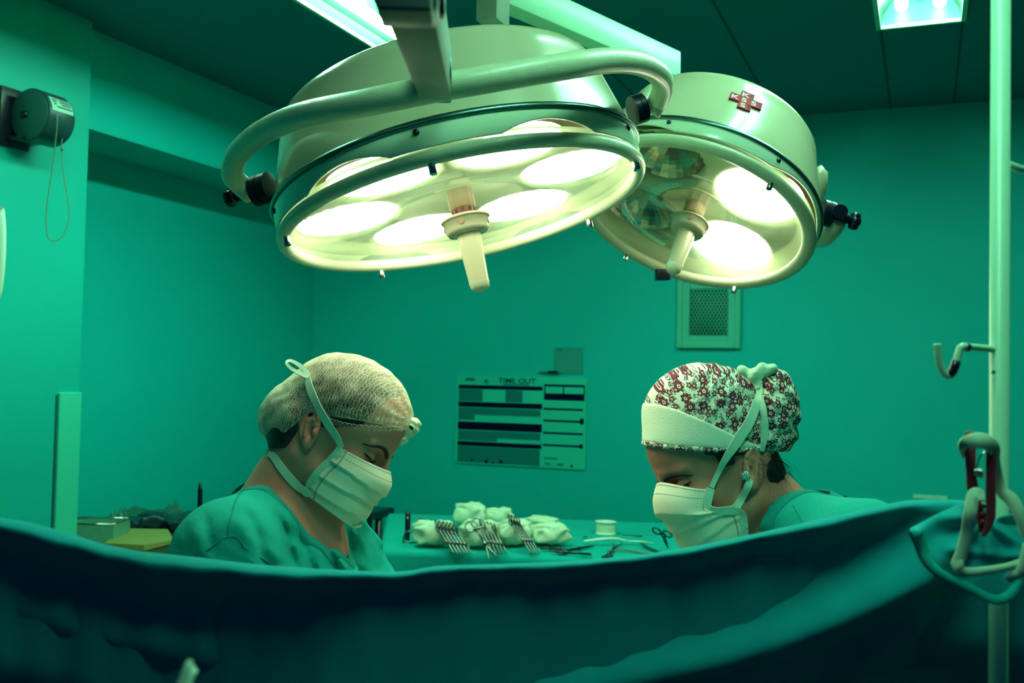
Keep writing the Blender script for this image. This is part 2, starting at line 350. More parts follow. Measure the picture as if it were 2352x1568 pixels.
# ------------------------------------------------------------------ surgical lamps
def surgical_lamp(name, label, par, d, rad, trim_h, trim_s, top_h, top_s, refl, ring_r, refl_r, lit, glass_s, nut_ang, screw_ang, scal_ph):
    c = P(par[0], par[1], d); n = nrm([par[2], par[3], -1.0])
    e1 = nrm(np.cross([0, 1.0, 0], -n)); e1 = e1 if e1[0] > 0 else -e1
    e2 = np.cross(-n, e1); u = -n
    o = empty(name, mtx=frame_mtx(c, e1, e2, u)); tag(o, label, 'surgical light')
    Rt = rad * trim_s; Rp = rad * top_s; gr = rad * glass_s; N = len(refl)
    # housing drum
    mb = MB(); prof = [(Rt * .985, trim_h + .004), (Rt * .97, trim_h + .02)]
    hs = top_h - .012
    for k in range(1, 9):
        t = k / 8; prof.append((Rt * .97 + (Rp - Rt * .97) * t, trim_h + .02 + (hs - trim_h - .02) * t))
    for k in range(1, 8):
        a = k / 7 * math.pi / 2; prof.append((Rp - .03 + .03 * math.cos(a), hs + .03 * math.sin(a)))
    prof += [(Rp * .55, hs + .038), (.001, hs + .042)]
    mb.lathe(prof, 96); drum = mb.done('drum', M_enamel, o)
    # folded seam on both flanks of the drum
    # metal trim ring
    mb = MB(); mb.lathe([(Rt * .982, trim_h - .004), (Rt * 1.0, trim_h - .004), (Rt * 1.006, trim_h), (Rt * 1.0, trim_h + .005), (Rt * .975, trim_h + .006)], 96)
    mb.done('trim_ring', M_trimring, o)
    # pale lower band with a scalloped lower edge
    mb = MB(); S = 192; v = []
    for k in range(S):
        th = 2 * math.pi * k / S; w = max(0, math.cos(N * (th - scal_ph))) ** .8
        lo = .010 + .017 * w
        for (rr, h) in ((Rt * .992, trim_h - .003), (Rt * .992, lo + .002), (Rt * .988, lo), (Rt * .975, lo + .001), (Rt * .965, trim_h - .003)):
            v.append((rr * math.cos(th), rr * math.sin(th), h))
    f = [(k * 5 + j, k * 5 + j + 1, ((k + 1) % S) * 5 + j + 1, ((k + 1) % S) * 5 + j) for k in range(S) for j in range(4)]
    mb.add(v, f); mb.done('lower_band', M_band, o)
    # bezel that holds the glass
    mb = MB(); br = (rad - gr) / 2; bc = (rad + gr) / 2
    mb.lathe([(bc + br * math.cos(a), -.001 + .0105 * math.sin(a)) for a in np.linspace(math.pi, -math.pi, 17)], 96)
    mb.done('bezel', M_yoke, o)
    mb = MB(); mb.lathe([(gr + .004, .003), (gr + .004, -.001), (.028, -.003), (.028, .001)], 72); mb.done('glass_cover', M_glass, o)
    # housing dish seen through the glass, with deep bowls for the reflectors
    cen = [(ring_r * math.cos(R(a)), ring_r * math.sin(R(a))) for a in refl]
    G = 90; v = []; f = []
    rs = np.linspace(0.0, Rt * .962, G // 2); T = 144
    for r_ in rs:
        for k in range(T):
            th = 2 * math.pi * k / T; x, y = r_ * math.cos(th), r_ * math.sin(th); h = .030 - .012 * (r_ / Rt) ** 2
            for (q, w), l in zip(cen, lit):
                dd = math.hypot(x - q, y - w); t = min(1, max(0, (refl_r * 1.06 - dd) / (refl_r * .12))); t = t * t * (3 - 2 * t)
                h += t * (.010 if l else .062)
            v.append((x, y, h))
    f = [(i * T + k, i * T + (k + 1) % T, (i + 1) * T + (k + 1) % T, (i + 1) * T + k) for i in range(len(rs) - 1) for k in range(T)]
    put('housing_dish', v, f, M_dish, o)
    for (q, w), l in zip(cen, lit):
        mb = MB()
        if l:
            mb.lathe([(refl_r * .985, .033), (refl_r * .95, .030), (refl_r * .7, .024), (refl_r * .35, .019), (.0005, .0175)], 40, 0, (q, w, 0))
            ro = mb.done('reflector', M_lit, o)
            mb = MB(); mb.lathe([(.0005, .010), (.006, .011), (.008, .014), (.007, .018), (.004, .021)], 16, 0, (q, w, 0)); mb.done('bulb', M_lit, ro)
        else:
            prof = [(refl_r * .98 * math.cos(a), .030 + .055 * math.sin(a)) for a in np.linspace(0.35, math.pi / 2, 10)]
            mb.lathe(prof, 28, 0, (q, w, 0)); ro = mb.done('reflector', M_facet, o, smooth=False); ro['label'] = 'unlit faceted mirror reflector'
            mb = MB(); mb.lathe([(.0005, .045), (.008, .048), (.010, .06), (.006, .084)], 16, 0, (q, w, 0)); mb.done('bulb', M_white, ro)
    # handle: red sleeve, collar with holes, tapered grip
    hd = empty('handle'); hd.parent = o
    mb = MB(); mb.lathe([(.021, .030), (.021, .004), (.0165, .003)], 24); mb.done('stem', M_brownstem, hd)
    mb = MB(); mb.lathe([(.0165, .003), (.0165, -.016)], 24)
    for k in range(8):
        a = k * math.pi / 4; mb.cyl((.0165 * math.cos(a), .0165 * math.sin(a), .002), (.0165 * math.cos(a), .0165 * math.sin(a), -.015), .0025, 8)
    mb.done('sleeve', M_red, hd)
    mb = MB(); mb.lathe([(.014, -.012), (.0375, -.012), (.040, -.0145), (.0375, -.017), (.0365, -.017), (.035, -.033), (.031, -.038), (.022, -.040), (.015, -.040)], 40)
    cl = mb.done('collar', M_enamel, hd); cl['label'] = 'pale metal collar with round holes'
    for k in range(4):
        mb = MB(); a = R(-100 + 90 * k); q = np.array([math.cos(a), math.sin(a), 0]); mb.cyl(q * .0345 + [0, 0, -.025], q * .0368 + [0, 0, -.025], .0045, 14)
        mb.done('collar_hole', M_brass, cl)
    mb = MB(); L_ = .130 if rad > .27 else .132
    mb.lathe([(.0195, -.036), (.0190, -.05), (.0160, -L_ + .012)], 32); mb.done('grip', M_enamel, hd)
    mb = MB(); mb.lathe([(.0161, -L_ + .013), (.0150, -L_ + .004), (.010, -L_ - .0015), (.004, -L_ - .003), (.0003, -L_ - .003)], 32); mb.done('grip_tip', M_yoke, hd)
    for a in nut_ang:
        q = np.array([math.cos(R(a)), math.sin(R(a)), 0]) * bc
        mb = MB(); mb.lathe([(.0005, -.0245), (.0052, -.0245), (.0058, -.023), (.0058, -.013), (.0048, -.012), (.0048, -.008)], 14, 0, q); autosmooth(mb.done('thumb_nut', M_chrome, o))
    for a in screw_ang:
        q = np.array([math.cos(R(a)), math.sin(R(a)), 0]); x = np.cross([0, 0, 1], q)
        mb = MB(); mb.lathe([(.0048, 0), (.0045, .002), (.002, .0035), (.0003, .0037)], 12, 0, q * (Rt * .991) + [0, 0, trim_h - .011], x, (0, 0, 1), q); mb.done('band_screw', M_dsteel, o)
    return o, c, e1, e2, u

def in_local(o, pts):
    inv = np.array(o.matrix_world.inverted()); p = np.asarray(pts, float)
    return p @ inv[:3, :3].T + inv[:3, 3]
bpy.context.view_layer.update()
big, bc_, b1, b2, bu = surgical_lamp('surgical_lamp', 'big round surgical lamp with six lit reflectors over the two people', (1064.5, 484.3, .244, -.1149), 1.62, .2935,
    .045, 1.0, .175, .88, [-3, 57, 117, 177, 237, 297], .185, .084, [1] * 6, .93, [-95, -158, 127, 42, -20], [-97, -25, -160], R(-60))
bpy.context.view_layer.update()
def wl(o, pts): return in_local(o, pts)
# hoop yoke in front of the big lamp
hp = [(580, 446, 1.63), (552, 424, 1.63), (534, 398, 1.60), (548, 352, 1.54), (600, 306, 1.46), (690, 266, 1.37), (840, 236, 1.29), (1000, 203, 1.255), (1150, 177, 1.26), (1300, 152, 1.30), (1400, 139, 1.37), (1470, 146, 1.45), (1512, 170, 1.53), (1522, 200, 1.59), (1508, 234, 1.63), (1493, 258, 1.635)]
hw = crom([P(*q) for q in hp], 8)
mb = MB(); mb.tube(wl(big, hw), .0172, 20); mb.done('yoke', M_yoke, big)
# black pivots and knobs
def pivot(o, inner, outer, rj, knob_at=None, axis=None):
    a, b = wl(o, [inner, outer]); mb = MB(); t = nrm(b - a)
    mb.tube([a, a + (b - a) * .02, a + (b - a) * .46, a + (b - a) * .48, a + (b - a) * .52, a + (b - a) * .54, a + (b - a) * .98, b], [rj * .9, rj, rj, rj * .93, rj * .93, rj, rj, rj * .9], 24)
    autosmooth(mb.done('pivot_joint', M_black, o))
    if knob_at is not None:
        k0, k1, kx = wl(o, knob_at); mb = MB(); mb.cyl(k0, k1, .0085, 14)
        ax = nrm(kx - k1); ln = np.linalg.norm(kx - k1)
        for s in (-1, 1):
            mb.tube([k1, k1 + s * ax * ln * .5, k1 + s * ax * ln * .85, k1 + s * ax * ln], [.0105, .010, .0098, .005], 14)
        mb.tube([k1 - t * .008, k1 + t * .008, k1 + t * .012], [.012, .012, .006], 14)
        mb.done('clamp_knob', M_black, o)
pivot(big, P(622, 428, 1.62), P(585, 440, 1.63), .0245, [P(585, 446, 1.65), P(531, 452, 1.66), P(527, 472, 1.655)])
pivot(big, P(1452, 255, 1.63), P(1478, 247, 1.635), .0235)
# arm of the big lamp: box section that runs from the yoke towards and above the camera
A = P(1001, 199, 1.258); B = P(944, -6, .80); ax = nrm(B - A)
sx = nrm(np.cross(ax, [0, 0, 1.0])); sx = sx if sx[0] > 0 else -sx
sz = np.cross(ax, sx); sz = sz if sz[2] > 0 else -sz
A2 = A - ax * .022 + sz * .012; B2 = B + sz * .012
loc = lambda v: (np.array(big.matrix_world.inverted())[:3, :3] @ v)
mb = MB(); q = wl(big, [(A2 + B2) / 2])[0]; mb.box(q, loc(sx) * .0195, loc(ax) * np.linalg.norm(B2 - A2) / 2, loc(sz) * .029, bev=.003)
autosmooth(mb.done('arm', M_arm, big))
q = wl(big, [B2 + ax * .02])[0]; mb = MB(); mb.box(q, loc(sx) * .0225, loc(ax) * .035, loc(sz) * .032, bev=.004)
mb.box(wl(big, [B2 - ax * .012 + sx * .0225 - sz * .012])[0], loc(sx) * .004, loc(ax) * .010, loc(sz) * .012, bev=.002)
mb.box(wl(big, [B2 - ax * .005 - sx * .0235 - sz * .005])[0], loc(sx) * .004, loc(ax) * .022, loc(sz) * .016, bev=.002)
autosmooth(mb.done('arm_joint', M_black, big))
q0 = B2 + ax * .045; mb = MB()
top = np.array([q0[0], q0[1], CEIL]); m0 = wl(big, [(q0 + top) / 2 - [0, 0, .02]])[0]
mb.box(m0, loc(np.array([1., 0, 0])) * .02, loc(np.array([0, 1., 0])) * .02, loc(EZ) * ((CEIL - q0[2]) / 2 + .02), bev=.003); mb.done('ceiling_post', M_arm, big)
mb = MB()
mb.box(wl(big, [A2 + (B2 - A2) * .16 + sx * .0197])[0], loc(sx) * .0006, loc(ax) * .03, loc(sz) * .012)
mb.done('arm_slot', M_trimring, big)

small, sc_, s1, s2, su = surgical_lamp('surgical_lamp', 'smaller round surgical lamp with red cross emblem and two lit reflectors', (1589, 498.6, -.390, -.4165), 2.05, .2466,
    .040, 1.01, .195, .82, [-49, 41, 131, 221], .145, .087, [1, 1, 0, 0], .885, [-68, 47, 110, -150], [-70, 20, -120], R(-49))
bpy.context.view_layer.update()
pivot(small, P(1886, 486, 2.03), P(1912, 494, 2.03), .0255, [P(1918, 494, 2.03), P(1962, 508, 2.03), P(1957, 527, 2.03)])
mb = MB(); k = wl(small, [P(1929, 485, 2.035), P(1930, 486, 1.995)]); mb.cyl(k[0], k[1], .0145, 20); autosmooth(mb.done('pivot_cap', M_black, small))
hp = [(1926, 505, 2.03), (1912, 528, 2.05), (1890, 548, 2.11), (1840, 548, 2.24), (1760, 510, 2.36), (1660, 440, 2.42), (1560, 370, 2.42), (1470, 330, 2.36), (1400, 330, 2.24), (1370, 360, 2.12), (1366, 392, 2.05)]
mb = MB(); mb.tube(wl(small, crom([P(*q) for q in hp], 8)), .0172, 18); mb.done('yoke', M_yoke, small)
mb = MB(); k = wl(small, [P(1374, 400, 2.05), P(1404, 420, 2.05)]); mb.cyl(k[0], k[1], .024, 20); mb.done('pivot_joint', M_black, small)
# rear counterweight hub peeking out behind the drum
mb = MB(); mb.tube(wl(small, [P(1868, 470, 2.22), P(1882, 425, 2.2), P(1884, 398, 2.19), P(1876, 384, 2.19)]), [.017, .0175, .016, .010], 16); mb.done('counterweight', M_enamel, small)
# small dark bracket below the far rim
mb = MB(); q = wl(small, [P(1522, 631, 2.235)])[0]; s_ = np.array(small.matrix_world.inverted())[:3, :3]
mb.box(q, s_ @ (rt * .0155), s_ @ (up * .012), s_ @ (fw * .014), bev=.002); mb.done('bracket', M_black, small)
# pantograph beam and post that carry the small lamp
I3 = np.array(small.matrix_world.inverted())[:3, :3]
Bp, Ep = P(1132, -30, 1.86), P(1545, 152, 2.36); ax = nrm(Ep - Bp); sx = nrm(np.cross(ax, [0, 0, 1.])); sz = np.cross(sx, ax)
mb = MB(); mb.box(wl(small, [(Bp + Ep) / 2])[0], I3 @ (ax * np.linalg.norm(Ep - Bp) / 2), I3 @ (sx * .022), I3 @ (sz * .030), bev=.003); autosmooth(mb.done('beam', M_pole, small))
mb = MB(); a, b = wl(small, [Ep - ax * .03, P(1560, 372, 2.42)]); mb.cyl(a, b, .016, 16); mb.done('drop_rod', M_yoke, small)
pb = P(1132, 57, 1.80); mb = MB(); tp = np.array([pb[0], pb[1], CEIL])
x_ = nrm(rt * [1, 1, 0] + .25 * EY); y_ = np.array([-x_[1], x_[0], 0])
mb.box(wl(small, [(pb + tp) / 2])[0], I3 @ (EX * .0195), I3 @ (EY * .03), I3 @ (EZ * (CEIL - pb[2]) / 2), bev=.002); autosmooth(mb.done('ceiling_post', M_arm, small))
# emblem: a block cross with five letters, fixed to the drum
def emblem():
    q = ray(1708, 233); o3 = np.array(small.matrix_world); c = o3[:3, 3]; ez = o3[:3, 2]
    # first hit with the conical drum
    best = None
    for t in np.linspace(1.5, 2.3, 4000):
        p = CAM + t * q; v = p - c; h = v @ ez; r_ = np.linalg.norm(v - h * ez)
        hs = .183; lim = .2466 * (1.01 * .97 + (.82 - 1.01 * .97) * min(1, max(0, (h - .06) / (hs - .06))))
        if .04 < h < hs + .01 and r_ < lim: best = p; break
    l = wl(small, [best])[0]; rad = nrm([l[0], l[1], 0]); n = nrm(rad + np.array([0, 0, .36])); x = nrm(np.cross([0, 0, 1], rad)); y = np.cross(n, x)
    M_ = frame_mtx(l + n * .001, x, y, n)
    e = empty('emblem'); e.parent = small; e.matrix_local = M_
    a = .0092
    def cross_pts(z): return [(-a, -3 * a), (a, -3 * a), (a, -a), (3 * a, -a), (3 * a, a), (a, a), (a, 3 * a), (-a, 3 * a), (-a, a), (-3 * a, a), (-3 * a, -a), (-a, -a)]
    pts = cross_pts(0); n_ = len(pts); off = np.array([.3 * a, .55 * a])
    def prism(pts, z0, z1):
        v = [(p[0], p[1], z0) for p in pts] + [(p[0], p[1], z1) for p in pts]
        return v, [tuple(range(n_))[::-1], tuple(range(n_, 2 * n_))] + [(i, (i + 1) % n_, n_ + (i + 1) % n_, n_ + i) for i in range(n_)]
    mb = MB(); mb.add(*prism([(p[0] + (off[0] + .5 * a if p[0] > 0 else off[0] * .4), p[1] + (off[1] if p[1] > 0 else off[1] * .3)) for p in pts], -.003, .0008)); mb.done('cross_side', M_logod, e, smooth=False)
    mb = MB(); mb.add(*prism(pts, -.003, .0016)); mb.done('cross_face', M_logo, e, smooth=False)
    for ch, p in (('K', (0, 2 * a)), ('K', (-2 * a, 0)), ('S', (0, 0)), ('S', (2 * a, 0)), ('S', (0, -2 * a))):
        text(ch, 2.0 * a, Matrix.Translation((p[0], p[1], .0018)), M_letter, 'letter', e, .0003, sx=1.25)
emblem()
# ------------------------------------------------------------------ things on the walls
def wall_quad(x, y, off): return on_back(x, y, off)
BN = -EY                                    # the back wall faces the camera
def wall_mtx(p): return frame_mtx(p, EX, EZ, BN)
# time-out board: size measured on the wall
c0 = on_back(1198, 968, .004); wl_ = on_back(1048, 962, .004); wr_ = on_back(1347, 968, .004); tz = on_back(1198, 866, .004); bz = on_back(1198, 1071, .004)
BW = np.linalg.norm(wr_ - wl_); BH = tz[2] - bz[2]; bc = (wl_ + wr_) / 2; bc[2] = (tz[2] + bz[2]) / 2
board = empty('time_out_board', mtx=wall_mtx(bc)); tag(board, 'TIME OUT checklist board with dark bars hung on the back wall', 'board')
mb = MB(); mb.box((0, 0, 0), (BW / 2, 0, 0), (0, BH / 2, 0), (0, 0, .004)); mb.done('board_sheet', M_board, board, smooth=False)
def bar(x0, x1, y0, y1, m, name, z=.0046):
    """bar in board fractions, y downwards"""
    mb = MB(); mb.box(((x0 + x1 - 1) / 2 * BW, (1 - y0 - y1) / 2 * BH, z), ((x1 - x0) / 2 * BW, 0, 0), (0, (y1 - y0) / 2 * BH, 0), (0, 0, .0003)); return mb.done(name, m, board, smooth=False)
for y0, y1 in ((.10, .145), (.293, .352), (.52, .585), (.745, .795)): bar(.018, .672, y0, y1, M_ink, 'bar')
bar(.018, .672, .575, .612, M_ink, 'bar')
for y0, y1, x1 in ((.15, .285, .21), (.36, .44, .66), (.44, .50, .15), (.62, .70, .66), (.70, .735, .33), (.80, .985, .66)): bar(.02, x1, y0, y1, M_ink2, 'shaded_row', .0044)
bar(.39, .52, .15, .285, M_ink2, 'shaded_row', .0044)
for y in (.075, .175): bar(.685, .985, y - .002, y + .022 + (.05 if y > .1 else 0), M_ink, 'bar')
for x in (.685, .825, .978): bar(x, x + .009, .08, .19, M_ink, 'bar')
for y in (.335, .465, .60, .735): bar(.682, .975, y, y + .022, M_ink, 'bar')
bar(.955, .982, .44, .505, M_ink, 'bar'); bar(.955, .978, .72, .77, M_ink, 'bar')
bar(.07, .145, .02, .055, M_ink2, 'mark'); bar(.22, .25, .035, .075, M_ink2, 'mark')
for x, y, r_ in ((.135, .955, .009), (.25, .965, .014), (.30, .975, .008), (.365, .96, .013), (.90, .965, .009)):
    mb = MB(); mb.lathe([(.0002, .0052), (r_ * BW, .0050), (r_ * BW, .0044)], 14, 0, ((x - .5) * BW, (.5 - y) * BH, 0)); mb.done('mark', M_ink, board)
bar(.69, .79, .885, .90, M_ink2, 'mark'); bar(.70, .745, .945, .96, M_ink2, 'mark'); bar(.79, .84, .945, .965, M_ink2, 'mark')
tx = text('TIME OUT', .062 * BH * 1.3, Matrix.Translation(((.475 - .5) * BW, (.5 - .045) * BH, .0047)), M_ink, 'lettering', board, .0003, sx=1.25)
bar(.37, .57, .078, .092, M_ink2, 'mark')
# small grey sheet above the board with its clip
a, b = on_back(1273, 798, .003), on_back(1338, 858, .003); cc = (a + b) / 2
sheet = empty('wall_sheet', mtx=wall_mtx(cc)); tag(sheet, 'small plain grey sheet taped to the wall above the TIME OUT board', 'sheet')
w_, h_ = np.linalg.norm((b - a)[:2]), a[2] - b[2]
mb = MB(); mb.box((0, 0, 0), (w_ / 2, 0, 0), (0, h_ / 2, 0), (0, 0, .002)); mb.done('paper', M_grey, sheet, smooth=False)
mb = MB(); mb.box((-w_ * .3, h_ * .42, .003), (w_ * .08, 0, 0), (0, h_ * .03, 0), (0, 0, .001)); mb.done('tape', M_ink2, sheet, smooth=False)
a = on_back(1262, 854, .008); ld = empty('wall_ledge', mtx=wall_mtx(a)); tag(ld, 'thin dark clip strip on the wall between grey sheet and TIME OUT board', 'clip')
mb = MB(); mb.box((0, 0, 0), (.05, 0, 0), (0, .0035, 0), (0, 0, .006), bev=.001); mb.done('strip', M_grey, ld, smooth=False)
mb = MB(); mb.box((.018, 0, .007), (.022, 0, 0), (0, .005, 0), (0, 0, .004), bev=.001); mb.done('clip', M_ink, ld, smooth=False)
# ventilation grille
a, b = on_back(1557, 636, .008), on_back(1701, 801, .008); cc = (a + b) / 2; VW = np.linalg.norm((b - a)[:2]); VH = a[2] - b[2]
vent = empty('wall_vent', mtx=wall_mtx(cc)); tag(vent, 'wall vent with diamond mesh grille below the smaller surgical lamp', 'vent')
def rect_frame(w, h, t, z, d, bev=.003):
    mb = MB()
    for s in (-1, 1):
        mb.box((s * (w - t), 0, z), (t, 0, 0), (0, h, 0), (0, 0, d), bev=bev); mb.box((0, s * (h - t), z), (w - 2 * t + .001, 0, 0), (0, t, 0), (0, 0, d), bev=bev)
    return mb
rect_frame(VW / 2, VH / 2, .012, .004, .010, .005).done('outer_frame', M_vent, vent, smooth=False)
rect_frame(VW / 2 - .018, VH / 2 - .018, .017, .001, .008, .004).done('inner_frame', M_vent, vent, smooth=False)
mb = MB(); mb.box((0, 0, -.004), (VW / 2 - .02, 0, 0), (0, VH / 2 - .02, 0), (0, 0, .002)); mb.done('duct_shade', M_dark, vent, smooth=False)  # near-black sheet paints the shade behind the grille
mb = MB(); gw, gh = VW / 2 - .046, VH / 2 - .048; nx = 12; px_ = 2 * gw / nx * 1.0; py_ = px_ * 1.75
for k in range(-30, 31):
    for s in (-1, 1):
        pts = []
        for t in np.linspace(-gh, gh, 61):
            x = k * px_ + s * t * px_ / py_
            x = (k + s * t / py_) * px_
            if -gw <= x <= gw: pts.append((x, t, .003 + .0012 * s))
        if len(pts) > 2: mb.tube([pts[0], pts[len(pts) // 2], pts[-1]], .0023, 5)
mb.done('mesh_grille', M_vent, vent)
mb = MB(); mb.box((0, 0, .001), (.004, 0, 0), (0, gh, 0), (0, 0, .001))
# pale wall label low on the right of the back wall
a, b = on_back(2098, 1135, .003), on_back(2176, 1149, .003); cc = (a + b) / 2
lb = empty('wall_label', mtx=wall_mtx(cc)); tag(lb, 'pale blank label strip on the wall just above the drape', 'label')
mb = MB(); mb.box((0, 0, 0), (np.linalg.norm((b - a)[:2]) / 2, 0, 0), (0, abs(a[2] - b[2]) / 2, 0), (0, 0, .002), bev=.001); mb.done('plate', M_pole, lb, smooth=False)

# dark cord reel on the pillar
rc = P(66, 262, 2.842); ax = EY
wallx = PX
d_w = wallx - (rc @ EX)                           # signed distance to pillar face along EX (negative)
reel = empty('cord_reel', mtx=frame_mtx(rc, EX, EY, EZ)); tag(reel, 'dark round cord reel with label plate mounted high on the left pillar', 'cord reel')
mb = MB(); rr = .0735; L_ = .098
mb.lathe([(rr * .2, 0), (rr * .93, 0), (rr, .004), (rr, L_ * .5), (rr * 1.0, L_ - .006), (rr * .94, L_), (.001, L_)], 56, 0, (0, 0, 0), (1, 0, 0), (0, 0, 1), (0, 1, 0)); autosmooth(mb.done('drum', M_reel, reel))
mb = MB(); mb.lathe([(.0005, -.002), (rr * .9, -.002), (rr * .95, .001)], 56, 0, (0, 0, 0), (1, 0, 0), (0, 0, 1), (0, 1, 0)); mb.done('face_plate', M_reelface, reel)
mb = MB(); mb.lathe([(.0005, -.010), (.008, -.010), (.010, -.006), (.011, -.002)], 18, 0, (-.012, 0, 0), (1, 0, 0), (0, 0, 1), (0, 1, 0)); mb.done('hub', M_black, reel)
mb = MB(); mb.box((d_w + .006, .012, -.005), (.006, 0, 0), (0, .05, 0), (0, 0, .082), bev=.002)
mb.box(((d_w) / 2 - .01, .02, -.068), (abs(d_w) / 2, 0, 0), (0, .04, 0), (0, 0, .005), bev=.002); mb.box(((d_w) / 2 - .01, .06, .02), (abs(d_w) / 2 - .01, 0, 0), (0, .012, 0), (0, 0, .03), bev=.002); autosmooth(mb.done('bracket', M_black, reel))
ang = R(32); rn = np.array([math.cos(ang), 0, math.sin(ang)]); rt_ = np.array([-math.sin(ang), 0, math.cos(ang)])
pl = MB(); n_ = 8
v = [rn * 0 + np.array([math.cos(a) * (rr + .0012), y, math.sin(a) * (rr + .0012)]) for y in (.012, L_ - .01) for a in np.linspace(R(8), R(42), n_)]
pl.add(v, [(i, i + 1, n_ + i + 1, n_ + i) for i in range(n_ - 1)]); plo = pl.done('label_plate', M_plate, reel)
for k, (y0, y1, a_) in enumerate(((.02, .038, 36), (.046, .088, 37), (.02, .034, 30), (.046, .086, 31), (.05, .082, 25), (.022, .03, 24), (.03, .085, 18))):
    mb = MB(); v = [np.array([math.cos(R(a)) * (rr + .0018), y, math.sin(R(a)) * (rr + .0018)]) for y in (y0, y1) for a in (a_ - 1.2, a_ + 1.2)]
    mb.add(v, [(0, 1, 3, 2)]); mb.done('label_mark', M_ink, plo, smooth=False)
# eyelet, hook and hanging string loop
inv = lambda p: np.array([(p - rc) @ EX, (p - rc) @ EY, (p - rc) @ EZ])
ph = P(150, 305, 2.902); mb = MB(); mb.tube([inv(P(138, 312, 2.882)), inv(ph), inv(P(163, 307, 2.902))], [.004, .0045, .002], 8); mb.done('hook', M_black, reel)
mb = MB(); sp = [P(131, 262, 2.832), P(130, 300, 2.832), P(118, 400, 2.852), P(106, 490, 2.862), P(112, 548, 2.862), P(140, 546, 2.882), P(158, 505, 2.892), P(156, 460, 2.892), P(147, 410, 2.892), P(141, 345, 2.892), P(144, 312, 2.892)]
mb.tube([inv(q) for q in crom(sp, 8)], .0016, 6); mb.tube([inv(P(142, 338, 2.892)), inv(P(143, 346, 2.892))], .0035, 8); mb.done('pull_cord', M_string, reel)
# edge of a pale hanging bag at the left picture border
bp = P(-22, 590, 2.55); bag = empty('hanging_bag', bp); tag(bag, 'pale hanging bag cut off at the left edge of the photo', 'bag')
mb = MB(); v = []; nu, nv = 20, 24
for j in range(nv):
    t = j / (nv - 1); zz = .125 - .25 * t; w = .026 + .012 * math.sin(math.pi * min(1, t * 1.1)) ** .5 if t < .95 else .02
    w *= (1 - max(0, t - .85) ** 2 * 18) ** .5 if t > .85 else 1
    for k in range(nu):
        a = 2 * math.pi * k / nu; v.append((w * math.cos(a), .35 * w * math.sin(a), zz + .004 * math.sin(3 * a + 5 * t)))
mb.add(v, [(j * nu + k, j * nu + (k + 1) % nu, (j + 1) * nu + (k + 1) % nu, (j + 1) * nu + k) for j in range(nv - 1) for k in range(nu)] + [tuple(range(nu)), tuple(range((nv - 1) * nu, nv * nu))[::-1]]); mb.done('pouch', M_white, bag)
mb = MB(); mb.tube([(0, 0, .12), (0, 0, .30), (-.22, .12, .33)], .003, 8); mb.done('hanger_hook', M_steel, bag)
# ------------------------------------------------------------------ instrument table
TZ = 1.0
def T(x, y, z=TZ): return on_z(x, y, z)
corners = [T(884, 1262), T(1745, 1292), T(1745, 1216), T(897, 1186)]          # near-left, near-right, far-right, far-left
nl, nr, fr_, fl = [np.array(c) for c in corners]
tb = empty('instrument_table', [*((nl + fr_) / 2)[:2], 0]); tag(tb, 'instrument table under the green cloth by the back wall', 'table')
tl = lambda p: np.asarray(p, float) - np.array([*((nl + fr_) / 2)[:2], 0])
mb = MB(); q = [tl(c) * [.97, .97, 1] - [0, 0, .012] for c in corners]
mb.add([*q, *[c - [0, 0, .03] for c in q]], [(0, 1, 2, 3), (7, 6, 5, 4), (0, 4, 5, 1), (1, 5, 6, 2), (2, 6, 7, 3), (3, 7, 4, 0)]); mb.done('table_top', M_steel, tb, smooth=False)
for c in q:
    mb = MB(); g = c * [.93, .93, 0]; mb.cyl([g[0], g[1], 0], [g[0], g[1], c[2] - .025], .016, 12); mb.done('leg', M_steel, tb)
# the cloth: top with a hanging skirt
def table_cloth():
    v = []; f = []; N = 44; M_ = 26; drop = 14; rad = .018
    ring = []
    cen = (nl + nr + fr_ + fl) / 4
    for i in range(N + 1):
        for j in range(M_ + 1):
            s, t = i / N, j / M_
            p = (1 - t) * ((1 - s) * nl + s * nr) + t * ((1 - s) * fl + s * fr_)
            z = TZ + .0025 * math.sin(9 * s + 5 * t) * math.sin(7 * t + 2) + (.012 * max(0, (t - .93) / .07) if t > .93 else 0)
            v.append((p[0], p[1], z))
    id_ = lambda i, j: i * (M_ + 1) + j
    f = [(id_(i, j), id_(i + 1, j), id_(i + 1, j + 1), id_(i, j + 1)) for i in range(N) for j in range(M_)]
    edge = [id_(i, 0) for i in range(N)] + [id_(N, j) for j in range(M_)] + [id_(i, M_) for i in range(N, 0, -1)] + [id_(0, j) for j in range(M_, 0, -1)]
    prev = edge; n = len(edge)
    pos = [np.array(v[e]) for e in edge]
    outn = []
    for k in range(n):
        t = pos[(k + 1) % n] - pos[k - 1]; o_ = np.array([t[1], -t[0], 0]); outn.append(o_ / (np.linalg.norm(o_) + 1e-9))
    arc = np.cumsum([np.linalg.norm(pos[k] - pos[k - 1]) for k in range(n)])
    for d in range(1, drop + 1):
        cur = []
        for k in range(n):
            if d <= 4:
                a = d / 4 * math.pi / 2; p = pos[k] + outn[k] * rad * math.sin(a) + [0, 0, -rad * (1 - math.cos(a))]
            else:
                h = (d - 4) / (drop - 4); am = .030 * h ** .7
                p = pos[k] + outn[k] * (rad + .03 * h + am * math.sin(arc[k] * 23 + 1.3 * math.sin(arc[k] * 7))) + [0, 0, -rad - h * .55]
            cur.append(len(v)); v.append(tuple(p))
        for k in range(n): f.append((prev[k], cur[k], cur[(k + 1) % n], prev[(k + 1) % n]))
        prev = cur
    return put('table_cloth', v, f, M_table_cloth)
tc_ = table_cloth(); tag(tc_, 'green cloth draped over the instrument table by the back wall', 'tablecloth')
# a slack corner of the cloth rises on the left

